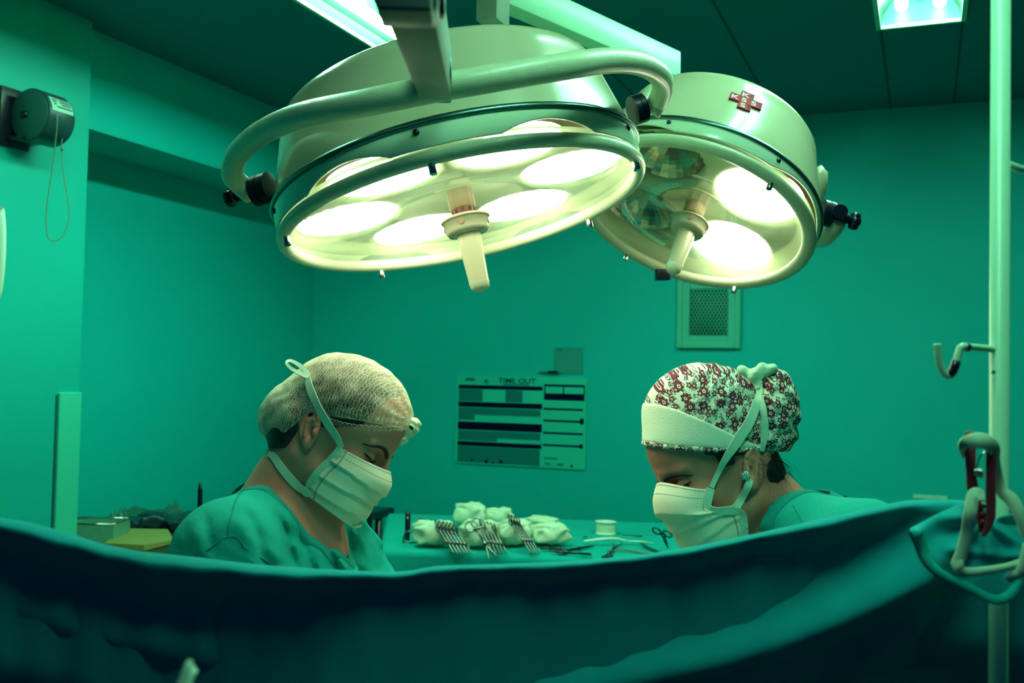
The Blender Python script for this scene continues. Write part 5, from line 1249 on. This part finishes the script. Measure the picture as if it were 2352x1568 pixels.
gu = grid([(-40, -12.5, 1.0), (-12.5, 13, .23), (13, 38, 1.2)]); gv = grid([(-9, 17.5, .23), (17.5, 26, .7), (26, 145, 1.5)]); gw = grid([(-26, -10.5, 1.0), (-10.5, 2, .23), (2, 10, .4), (10, 28, 1.1)])
pb_ = person_mesh(B_, 'person', b_fn, M_skinb, gu, gv, gw)
tag(pb_, 'person in green scrubs and red floral cap with a mask, looking down to the left', 'person', 'people operating behind the drape')
def b_hair(p):
    h = B_.head(p); q = h.copy(); q[:, 2] = np.abs(q[:, 2])
    r = sm(ell(q, (.35, -.1, 0), (9.3, 7.6, 7.55)), ell(q, (-3.3, 6.4, 0), (4.7, 5.1, 6.4)), 1.5); r = sm(r, ell(q, (.6, 2.6, 0), (5.6, 3.4, 7.0)), 1)
    r = r + .07 * np.sin(5 * h[:, 0] + 2 * np.sin(h[:, 1]))
    line = np.minimum(h[:, 1] - (2.9 - .30 * (h[:, 0] - 1)), np.maximum(h[:, 0] + 2.3 + .12 * (h[:, 1] - 4), h[:, 1] - 10.8 + .45 * (h[:, 0] + 5))); side = np.maximum(np.maximum(h[:, 0] - 2.9 + .25 * (h[:, 1] - 4), h[:, 1] - 5.6), -(h[:, 0] - .9)); line = np.minimum(line, side)
    return np.maximum(r, line)
hb_ = sdf_part(B_, 'hair', b_hair, M_hair, pb_, (-11, 14), (-9, 14), (-10, 10), .3)
r_ = np.random.default_rng(3); 
for k in range(34):
    x0, y0 = r_.uniform(1738, 1800), r_.uniform(1040, 1085); p0 = B_.onto(x0, y0, lambda p: np.minimum(b_fn(p), b_hair(p)), .05); dx, dy = r_.uniform(10, 62), r_.uniform(14, 60)
    w = p0[2]; p1 = B_.px(x0 + dx * .6, y0 + dy * .4, w - .2); p2 = B_.px(x0 + dx, y0 + dy, w + r_.uniform(-1, .6))
    if k == 0: mbw = MB()
    q = crom([p0, p1, p2], 5); mbw.tube(B_.world(q), np.linspace(.00035, .00012, len(q)), 4)
mbw.done('hair_wisps', M_hair, hb_)
def b_cap(p):
    h = B_.head(p); q = h.copy(); q[:, 2] = np.abs(q[:, 2])
    r = sm(ell(p, (-1.5, -3.5, .3), (8.7, 7.6, 8.4)), ell(q, (.75, -.2, 0), (9.65, 7.9, 7.95)), 1.2)
    bun = ell(p, (8.3, -4.1, .3), (3.75, 6.1, 6.0)); bun = sm(bun, ell(p, (7.2, .0, 0), (3.6, 2.4, 5.0)), 1.5); r = sm(r, bun, .9)
    fold = .14 * np.sin(1.5 * p[:, 0] + 1.9 * p[:, 1] + 1.6 * np.sin(.8 * p[:, 0])) * np.clip((p[:, 0] + 6) / 6, 0, 1) + .16 * np.sin(2.4 * p[:, 1] - 1.1 * p[:, 0] + np.sin(p[:, 2])) * np.clip((p[:, 0] - 5) / 3, 0, 1)
    return r + fold
def b_low(p): u = p[:, 0]; return p[:, 1] - (1.25 + .05 * u + .45 * (1 - ((u + 2) / 8.5) ** 2).clip(0, 1))
def b_upper(p): return np.interp(p[:, 0], [-12, -9.7, -7.5, -5, -1, 3.6, 6.4, 8], [-5.6, -5.25, -4.9, -4.15, -2.4, -.1, 1.1, 1.5]) - p[:, 1]
def b_uv(V): return np.stack([V[:, 0] + .25 * V[:, 2], V[:, 1] + .35 * V[:, 2]], -1)
bc2 = sdf_part(B_, 'surgical_cap', lambda p: np.maximum(b_cap(p), b_low(p)), M_floral, pb_, (-12, 14), (-13, 4), (-10, 10), .3, uvfn=b_uv)
bc2['label'] = 'white cap with a red floral print and a rear bun'
def b_bandsh(p):
    h = B_.head(p); q = h.copy(); q[:, 2] = np.abs(q[:, 2]); return sm(ell(q, (.75, -.2, 0), (9.75, 8.0, 8.1)), ell(p, (-1.5, -3.5, .3), (8.75, 7.65, 8.5)), 1.2)
def b_hb(p): return np.maximum(np.maximum(b_bandsh(p) - .16, np.maximum(b_upper(p), b_low(p) + .45)), p[:, 0] - 6.8)
hbnd = sdf_part(B_, 'headband', b_hb, M_hband, bc2, (-12, 9), (-8, 4), (-10, 10), .24, it=1); hbnd['label'] = 'plain white ribbed headband over the forehead'
def b_tr(p): return np.maximum(np.maximum(b_bandsh(p) - .26, np.maximum(-(b_low(p) + .62), b_low(p) - .05)), p[:, 0] - 7.0)
sdf_part(B_, 'floral_trim', b_tr, M_floral, bc2, (-12, 9), (-3, 4), (-10, 10), .2, it=1, uvfn=b_uv)
bm_, bmv = mask_mesh(B_, pb_, 'white pleated surgical mask over nose and chin',
    [(9.9, 3.35), (11.0, 5.2), (11.2, 7.2), (10.6, 8.9), (10.0, 11.6), (9.2, 14.0), (7.6, 15.6)], [(5.3, 6.1, 6.1), (6.2, 7.5, 6.1), (6.5, 8.7, 6.0), (4.6, 9.5, 6.25), (2.6, 10.1, 6.1), (2.4, 12.2, 5.6), (2.8, 14.2, 4.9)],
    [(.36, .40, .10, .16), (.60, .26, .02, .12), (.80, .22, -.04, .10)], .60, [(0.9, .16, 5), (1.0, .12, 9)])
near_last = bmv[28, 60][2] < bmv[28, 0][2]; bne = bmv[:, 60] if near_last else bmv[:, 0]
def b_all(p): return np.minimum(np.minimum(b_fn(p), b_cap(p)), b_bandsh(p) - .2)
q = [bne[0] + [.1, -.1, -.15]] + [B_.onto(x, y, b_all, .25) for x, y in ((1650, 1085), (1664, 1058), (1682, 1030), (1702, 1000), (1722, 968), (1737, 930), (1744, 900), (1740, 872))]
strap(B_, 'upper_strap', q, b_all, [.7, .8, 1.1, 1.5, 1.6, 1.5, 1.2, 1.0], M_strap, bm_)
q = [B_.onto(x, y, b_all, .25) for x, y in ((1750, 1036), (1756, 1000), (1756, 965), (1751, 930), (1744, 898))]
strap(B_, 'rear_strap', q, b_all, [.8, 1.1, 1.1, 1.0, .8], M_strap, bm_)
strap(B_, 'side_binding', [k + nrm(k - np.array([0, 8., 0])) * .12 for k in bne[::8]], b_fn, 1.2, M_strap, bm_, n=4)
q = [bne[50] + [0, 0, -.15], B_.onto(1672, 1182, b_fn, .3), B_.onto(1690, 1166, b_fn, .25), B_.onto(1704, 1144, b_fn, .2), B_.onto(1717, 1118, b_fn, .2), B_.onto(1725, 1100, b_fn, .15)]
strap(B_, 'lower_strap', q, b_fn, [1.6, 1.6, 1.2, 1.1, 1.1, .9], M_strap, bm_)
# tied bow of tape on top of the cap
w = B_.onto(1740, 880, b_cap, .1)[2]
def b_bow(p):
    a, b, c, d = (B_.px(x, y, w + k) for x, y, k in ((1735, 862, -.2), (1700, 847, .6), (1752, 850, .4), (1742, 890, -.4)))
    r = sm(cone(p, a, b, .75, .55), cone(p, a, c, .85, 1.0), .5); r = sm(r, cone(p, a, d, .8, .5), .5); r = sm(r, ell(p, B_.px(1768, 848, w + .8), (1.2, .8, 1.2)), .5)
    return r + .10 * np.sin(3 * p[:, 0] + 2 * p[:, 1]) + .03 * np.sin(9 * p[:, 1])
c_ = B_.px(1735, 862, w)
sdf_part(B_, 'tied_bow', b_bow, M_tape, bm_, (c_[0] - 4, c_[0] + 5), (c_[1] - 3, c_[1] + 4), (w - 3, w + 4), .17, it=1)
for s in (-1, 1):
    brow(B_, b_fn, pb_, s, ds=((1.2, 3.2), (2.2, 3.0), (3.4, 2.95), (4.4, 3.2), (5.2, 3.7))); lashes(B_, b_fn, pb_, s, 4.8)
ep = B_.onto(1713, 1092, b_fn, .0); g = B_.grad(ep, b_fn); g = nrm(g + np.array([0, 0, -1.5])); x = nrm(np.cross(g, [0, 1, 0])); y = np.cross(g, x)
W3 = lambda v: v[0] * B_.U + v[1] * B_.V + v[2] * B_.Wd
er = MB(); er.lathe([(.0005, .0042), (.0035, .0038), (.0058, .0025), (.0062, .001), (.0058, 0)], 20, 0, B_.world(ep[None])[0], W3(x), W3(y), W3(g)); ero = er.done('earring', M_white, pb_); ero['label'] = 'round glittering stud earring'
for k in range(19):
    a, r0 = k * 2.399, .0057 * math.sqrt((k + .5) / 19); e_ = MB(); c3 = B_.world(ep[None])[0] + W3(x) * r0 * math.cos(a) + W3(y) * r0 * math.sin(a) + W3(g) * (.0040 - .0016 * k / 19)
    e_.lathe([(.0011, 0), (.0008, .0007), (.0001, .0009)], 6, 0, c3, W3(x), W3(y), W3(g)); e_.done('stone', M_chrome, ero, smooth=False)
def b_cloth0(p):
    tor = ell(p, (13.2, 32, 2), (14.3, 21, 17.2)); tor = sm(tor, cone(p, (18, 14.2, -13.5), (12.3, 15.3, 16.5), 6.4, 6.3), 5)
    r = sm(tor, limb(p, [(18.8, 15.4, -16), (13, 34, -17.5), (8, 42, -18)], [6.6, 6.8, 7.4]), 3); r = sm(r, limb(p, [(12, 18, 18), (4, 34, 20), (0, 42, 21)], [6.4, 6.6, 7.2]), 3)
    r = sm(r, ell(p, (19, 64, 2), (14.5, 19, 18.5)), 7); r = sm(r, limb(p, [(11.8, 12.5, 1.0), (12.0, 18, 1.8)], [5.6, 9.5]), 3); r = sm(r, cone(p, (9.8, 12.0, -3.2), (17.8, 14.4, -13), 5.3, 6.3), 2); r = sm(r, cone(p, (9.2, 12.4, 4), (12.3, 15.5, 15), 5.3, 6.3), 2)
    d1 = -p[:, 0] * .6 - p[:, 1] * .8; low = np.clip((p[:, 1] - 9) / 5, 0, 1)
    return r - low * (.6 * np.exp(-(np.mod(d1 + 2.2 * np.sin(p[:, 0] * .2) + 60, 3.4) - 1.7) ** 2 / .6)) + .10 * np.sin(p[:, 0] * 1.1 + p[:, 1] * .7 + p[:, 2] * .3)
mb_, mf_ = np.array([14.6, 6.2, 1.0]), np.array([.8, 17.2, -2.0]); mcn = (mb_ + mf_) / 2; max_ = nrm(mf_ - mb_); mln = np.linalg.norm(mf_ - mb_) / 2; mz = np.array([-.1, .30, 1.]); mz = nrm(mz - (mz @ max_) * max_); mn = np.cross(max_, mz)
def b_neck(p, off=0.0):
    q = p - mcn; return (np.sqrt(((q @ max_) / (mln + off)) ** 2 + ((q @ mz) / (7.0 + off)) ** 2) - 1) * (7.2 + off)
mup = mn if mn[1] < 0 else -mn
def b_scrub(p): return np.maximum(np.maximum(np.maximum(np.maximum(b_cloth0(p), -b_neck(p)), -np.maximum(-((p - mcn) @ mup - 1.0), b_neck(p) - 3.0)), p[:, 1] - 72), 2 - p[:, 1])
scb = sdf_part(B_, 'scrub_top', b_scrub, M_scrub, pb_, (-14, 33), (3, 46), (-30, 30), .42); scb['label'] = 'green short-sleeved scrub top'
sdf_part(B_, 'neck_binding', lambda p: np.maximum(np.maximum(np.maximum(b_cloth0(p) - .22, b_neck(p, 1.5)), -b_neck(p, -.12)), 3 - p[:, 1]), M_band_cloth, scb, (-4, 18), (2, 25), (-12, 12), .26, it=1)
seam(B_, [(1822, 1160), (1832, 1178), (1842, 1196), (1852, 1216)], b_cloth0, scb, .1)
def b_trous(p):
    r = ell(p, (19, 68, 2), (14, 14, 18))
    for s in (-1, 1): r = sm(r, limb(p, [(18, 74, 2 + 8.5 * s), (16, 104, 2 + 9.5 * s), (20, 130, 2 + 9.5 * s)], [9.8, 8, 7.2]), 2)
    return np.maximum(r, p[:, 1] - 134)
sdf_part(B_, 'scrub_trousers', b_trous, M_scrub, pb_, (0, 36), (52, 138), (-24, 26), 1.2)
# ------------------------------------------------------------------ the drape in front, its pole, peg and tapes
DS = 0.70                                   # the screen hangs just under a metre in front of the lens
_P = P
def Q(x, y, d): return _P(x, y, d * DS)
KX = [-420, -200, 0, 60, 130, 240, 330, 420, 500, 600, 700, 830, 900, 945, 990, 1050, 1150, 1300, 1450, 1600, 1750, 1900, 2000, 2080, 2150, 2250, 2352, 2560]
KY = [1110, 1150, 1192, 1203, 1222, 1256, 1272, 1281, 1290, 1301, 1308, 1313, 1316, 1312, 1302, 1299, 1297, 1291, 1279, 1256, 1224, 1192, 1168, 1151, 1147, 1152, 1172, 1200]
HEM = ([-420, 0, 120, 300, 450, 700, 900, 1100, 1500, 1800, 2100, 2560], [.020, .017, .022, .022, .026, .018, .011, .011, .011, .013, .018, .016])     # half thickness of the rolled top edge
def sst(a): a = np.clip(a, 0, 1); return a * a * (3 - 2 * a)
FOLDS = [  # curve (xs, ys), amplitude m, half width px, decay px
    ([900, 1200, 1450, 1650, 1800, 1950, 2080, 2200], [1545, 1508, 1458, 1416, 1372, 1312, 1250, 1200], .080, 74, 210, (900, 2330)),
    ([-420, 0, 200, 500, 900, 1100], [1230, 1322, 1372, 1435, 1490, 1510], .035, 80, 170, (-800, 1200)),
    ([-420, 0, 120, 260, 420], [1330, 1445, 1520, 1620, 1740], .035, 70, 150, (-800, 520)),
    ([1300, 1600, 1900, 2100, 2300], [1680, 1610, 1500, 1400, 1290], .035, 40, 90, (1500, 2300)),
    ([500, 900, 1300, 1700], [1640, 1640, 1620, 1590], .03, 50, 100, (450, 1600))]
def drape():
    N, Mf = 260, 120; xs = np.linspace(-420, 2560, N); top = np.interp(xs, KX, KY)
    for _ in range(3): top[1:-1] = (top[:-2] + 2 * top[1:-1] + top[2:]) / 4
    dep = np.interp(xs, [-420, 0, 1200, 2000, 2300, 2560], [1.36, 1.35, 1.36, 1.40, 1.43, 1.44]); hw = np.interp(xs, *HEM) * DS * 1.45
    v = []; f = []; rows = []
    toward = np.array([0, -1.0, 0]); 
    for i in range(N):
        p = Q(xs[i], top[i], dep[i]); col = []
        h = hw[i] * (1 + .10 * math.sin(xs[i] * .021) + .06 * math.sin(xs[i] * .057))
        c = p - [0, 0, h * .32] - toward * h * .2          # centre of the roll, so that its rim lies on the seen line
        for k in range(5): col.append(c - toward * h * .8 + [0, 0, -.16 * (1 - k / 4) ** 1.0] if k < 4 else c - toward * h * .8)
        for k in range(1, 11):
            a = math.pi * k / 11; col.append(c - toward * h * .8 * math.cos(a) + [0, 0, h * .32 * math.sin(a)])
        # front side
        for j in range(Mf):
            t = j / (Mf - 1); drop = .004 + .80 * t ** 1.7; q = c + toward * h * .8 - [0, 0, drop]
            # the cloth leans away from the camera as it falls
            q = q - toward * (.23 * (1 - math.exp(-drop / .26)))
            z_ = (q - CAM) @ fw; y = 784 - F * ((q - CAM) @ up) / z_; g = 0
            for (cx, cy, am, w, dc, rg) in FOLDS:
                yc = np.interp(xs[i], cx, cy); fade = sst((xs[i] - rg[0]) / 300) * sst((rg[1] - xs[i]) / (260 if rg[1] > 2000 else 700)) if True else 1
                e = y - yc; g += am * fade * sst((e + w) / (2 * w)) * math.exp(-max(0, e - w) / dc)
            g += .004 * math.sin(xs[i] * .012 + y * .02) * t
            # tuck just under the roll
            g -= .010 * math.exp(-((drop - .05) / .03) ** 2) * (hw[i] / .02)
            col.append(q + toward * g)
        rows.append(len(v)); v += col; L_ = len(col)
    f = [(rows[i] + k, rows[i] + k + 1, rows[i + 1] + k + 1, rows[i + 1] + k) for i in range(N - 1) for k in range(L_ - 1)]
    return put('surgical_drape', v, f, M_drape)
dr = drape(); tag(dr, 'dark green cloth screen hung across the front between the camera and the two people', 'drape')
md = dr.modifiers.new('thickness', 'SOLIDIFY'); md.thickness = .0015
# folded-over corner pinned by the peg
def flap():
    tx = ([2090, 2130, 2170, 2215, 2255, 2300, 2340, 2400], [1213, 1192, 1172, 1160, 1205, 1190, 1182, 1180]); bx = ([2092, 2104, 2122, 2160, 2220, 2288, 2335, 2372], [1219, 1252, 1296, 1330, 1358, 1387, 1362, 1300])
    n, mm = 80, 46; v = []; tc = crom(np.stack(tx, -1), 12); bc = crom(np.stack(bx, -1), 12)
    ti = np.linspace(0, 1, n); g = lambda q, k: np.interp(ti, np.linspace(0, 1, len(q)), q[:, k]); TT = np.stack([g(tc, 0), g(tc, 1)], -1); BB = np.stack([g(bc, 0), g(bc, 1)], -1)
    for i in range(n):
        for j in range(mm):
            t = j / (mm - 1); x, y = TT[i] + (BB[i] - TT[i]) * t
            an = math.atan2(y - 1195, x - 2262); rr = math.hypot(x - 2262, y - 1195)
            d = 1.330 - .045 * t - .010 * math.sin(math.pi * t) + .011 * math.sin(an * 7 + .8) * min(1, rr / 70) * (1 - .6 * t) - .010 * math.exp(-((y - (1262 + .12 * (x - 2200))) / 14) ** 2) * sst((x - 2150) / 60)
            v.append(Q(x, y, d + .0))
    f = [(i * mm + j, i * mm + j + 1, (i + 1) * mm + j + 1, (i + 1) * mm + j) for i in range(n - 1) for j in range(mm - 1)]
    o = put('folded_corner', v, f, M_drape, dr); md = o.modifiers.new('thickness', 'SOLIDIFY'); md.thickness = .0025; o['label'] = 'folded-over corner pinned by the red peg'
    A_v = np.array(v).reshape(n, mm, 3); mb = MB()
    path = [*A_v[1, 3:-1], *A_v[1:, -1]]
    ribbon(mb, np.array([q - fw * .003 + (.0045 * nrm(np.array(A_v[n // 2, mm // 3]) - q)) for q in path][::2]), -fw + .6 * up, .0085, .0016); mb.done('hem', M_table_cloth, dr)
flap()
# pole
pc = Q(2296, 700, 1.375); pole = empty('iv_pole', [pc[0], pc[1], 0]); tag(pole, 'white enamelled pole with a bent hook standing at the right end of the drape', 'pole')
pr = lambda x, y, d: Q(x, y, d) - np.array([pc[0], pc[1], 0])
mb = MB(); mb.tube([(0, 0, .02), (0, 0, 1.0), (0, 0, 1.95)], .0125 * DS, 24); mb.done('tube', M_pole, pole)
hk = crom([pr(2294, 803, 1.372), pr(2250, 799, 1.36), pr(2212, 796, 1.35), pr(2203, 806, 1.348), pr(2196, 832, 1.346), pr(2188, 854, 1.345), pr(2177, 862, 1.345), pr(2164, 850, 1.345), pr(2156, 822, 1.345), pr(2153, 789, 1.345)], 7)
mb = MB(); mb.tube(hk, .0048 * DS, 12); hko = mb.done('hook', M_pole, pole)
mb = MB(); mb.tube([pr(2197, 830, 1.346), pr(2193, 842, 1.345), pr(2188, 854, 1.345), pr(2180, 862, 1.345)], [.0041, .0042, .0042, .0039], 12); mb.done('chipped_paint', M_black, hko)
mb = MB(); mb.tube([pr(2224, 797, 1.352), pr(2219, 797, 1.351)], [.0043, .0043], 12); mb.done('joint_mark', M_dsteel, hko)
mb = MB(); mb.tube([pr(2316, 378, 1.378), pr(2340, 388, 1.39), pr(2400, 400, 1.41), pr(2420, 380, 1.41)], .0039, 12); mb.done('hook', M_pole, pole)
for k in range(4):
    a = math.pi / 4 + k * math.pi / 2; mb = MB(); mb.tube([(0, 0, .05), (.12 * math.cos(a), .12 * math.sin(a), .045), (.22 * math.cos(a), .22 * math.sin(a), .025)], [.014, .012, .010], 10); mb.done('leg', M_pole, pole)
mb = MB(); mb.lathe([(.0005, 0), (.002, .0005), (.002, .001)], 10, 0, pr(2281, 855, 1.362), rt, up, -fw); mb.done('screw', M_dsteel, pole)
# red peg
pg0 = Q(2250, 1100, 1.29); peg = empty('clothes_peg', pg0); tag(peg, 'red plastic clothes peg gripping the drape corner at the pole', 'clothes peg')
g_ = lambda x, y, d: Q(x, y, d) - pg0
def arm(xy, wid, d, name):
    n = len(xy); v = []; f = []
    for (x, y), w in zip(xy, wid):
        for sx, sd in ((-1, -1), (1, -1), (1, 1), (-1, 1)): v.append(g_(x + sx * w, y, d + sd * .006))
    for i in range(n - 1):
        for k in range(4): f.append((i * 4 + k, i * 4 + (k + 1) % 4, i * 4 + 4 + (k + 1) % 4, i * 4 + 4 + k))
    f += [(0, 3, 2, 1), tuple((n - 1) * 4 + k for k in range(4))]
    o = put(name, v, f, M_peg, peg, smooth=False); b = o.modifiers.new('soft', 'BEVEL'); b.width = .0014; b.segments = 2
arm([(2228, 990), (2229, 1060), (2230, 1085), (2234, 1120), (2246, 1160), (2254, 1195), (2255, 1222)], [13, 12.5, 11, 14, 11, 10, 7], 1.300, 'peg_arm')
arm([(2276, 1022), (2276, 1060), (2275, 1100), (2276, 1150), (2276, 1190), (2268, 1215), (2258, 1232)], [11, 12, 11, 12, 11, 9, 6], 1.290, 'peg_arm')
mb = MB()
q = [g_(2247 + 11 * math.sin(t), 1085 + .0 + 1.0 * math.cos(t) * 9, 1.287 + t / 60) for t in np.linspace(0, 22, 90)]
q = [g_(2237 + 20 * k / 79, 1084 + 8.5 * math.cos(k * .75) + k * .05, 1.294 + .0048 * math.sin(k * .75)) for k in range(80)]
mb.tube(q, .0008, 6); mb.tube([g_(2240, 1088, 1.293), g_(2250, 1048, 1.286), g_(2264, 1036, 1.284)], .0009, 6); mb.done('spring', M_chrome, peg)
for y in (1160, 1178, 1196):
    mb = MB(); mb.tube([g_(2252, y, 1.292), g_(2262, y + 3, 1.292)], [.0028, .002], 8); mb.done('jaw_tooth', M_peg, peg)
# cream tapes
def tape(name, label, runs):
    o0 = Q(*runs[0][0][0]); o = empty(name, o0); tag(o, label, 'tape', 'cream cotton tapes at the peg')
    for pts, wd, nv in runs:
        q = crom([Q(*p) - o0 for p in pts], 8); N = np.tile(nv, (len(q), 1)) if np.ndim(nv) == 1 else nv
        w = np.interp(np.linspace(0, 1, len(q)), np.linspace(0, 1, len(wd)), wd) / F * 1.29 * DS
        mb = MB(); ribbon(mb, q, N, w, .0012); mb.done('strip', M_tape, o)
    return o
tape('cotton_tape', 'cream cotton tape looped over the top of the red peg', [
    ([(2216, 1040, 1.305), (2216, 1024, 1.286), (2232, 1014, 1.278), (2252, 1011, 1.275), (2272, 1018, 1.278), (2284, 1032, 1.287), (2287, 1052, 1.300)], [32, 34, 36, 36, 36, 34, 24], -fw + .25 * up),
    ([(2287, 1046, 1.302), (2292, 1090, 1.31), (2300, 1125, 1.31), (2326, 1150, 1.305), (2346, 1190, 1.30), (2368, 1250, 1.30)], [16, 22, 30, 32, 30, 30], -fw)])
tape('cotton_tape', 'long cream cotton tape hanging below the peg across the folded drape corner', [
    ([(2256, 1150, 1.244), (2250, 1134, 1.249), (2236, 1138, 1.247), (2228, 1180, 1.239), (2220, 1225, 1.243), (2208, 1270, 1.243), (2199, 1296, 1.243)], [14, 22, 30, 30, 28, 28, 32], -fw),
    ([(2196, 1288, 1.242), (2204, 1306, 1.239), (2222, 1314, 1.241), (2262, 1310, 1.243), (2310, 1302, 1.245), (2362, 1288, 1.245)], [30, 26, 20, 18, 16, 20], -fw + .2 * up)])
tape('cotton_tape', 'frayed cream tape end at the right edge of the folded drape corner', [
    ([(2314, 1332, 1.249), (2326, 1322, 1.245), (2344, 1312, 1.243), (2352, 1290, 1.243), (2360, 1250, 1.245)], [20, 22, 26, 24, 20], -fw + .1 * up)])
# corrugated pale strip sticking up close to the camera
bs = Q(418, 1600, .80); stp = empty('corrugated_strip', bs); tag(stp, 'pale ribbed plastic strip poking up at the bottom edge in front of the drape', 'strip')
mb = MB(); v = []; nx_ = 25; a0, a1 = Q(402, 1612, .80) - bs, Q(428, 1527, .81) - bs; b0, b1 = Q(442, 1612, .81) - bs, Q(452, 1533, .82) - bs
L0 = (Q(392, 1620, .80) - bs, Q(434, 1524, .815) - bs); R0 = (Q(424, 1620, .80) - bs, Q(453, 1534, .815) - bs)
for i in range(nx_):
    s = i / (nx_ - 1)
    for j in range(7):
        t = j / 6; p = (1 - s) * (L0[0] + (L0[1] - L0[0]) * t) + s * (R0[0] + (R0[1] - R0[0]) * t); v.append(p - fw * .0016 * math.sin(s * 19) + up * (.002 * math.sin(s * 6) if j == 6 else 0))
mb.add(v, [(i * 7 + j, i * 7 + j + 1, (i + 1) * 7 + j + 1, (i + 1) * 7 + j) for i in range(nx_ - 1) for j in range(6)])
so = mb.done('ribbed_sheet', M_strap, stp); md = so.modifiers.new('thickness', 'SOLIDIFY'); md.thickness = .0012
mb = MB(); ribbon(mb, crom([Q(396, 1620, .798) - bs, Q(414, 1575, .802) - bs, Q(430, 1532, .808) - bs, Q(436, 1519, .812) - bs], 5), -fw - .4 * rt, [.004] * 16, .0012); mb.done('folded_edge', M_strap, stp)
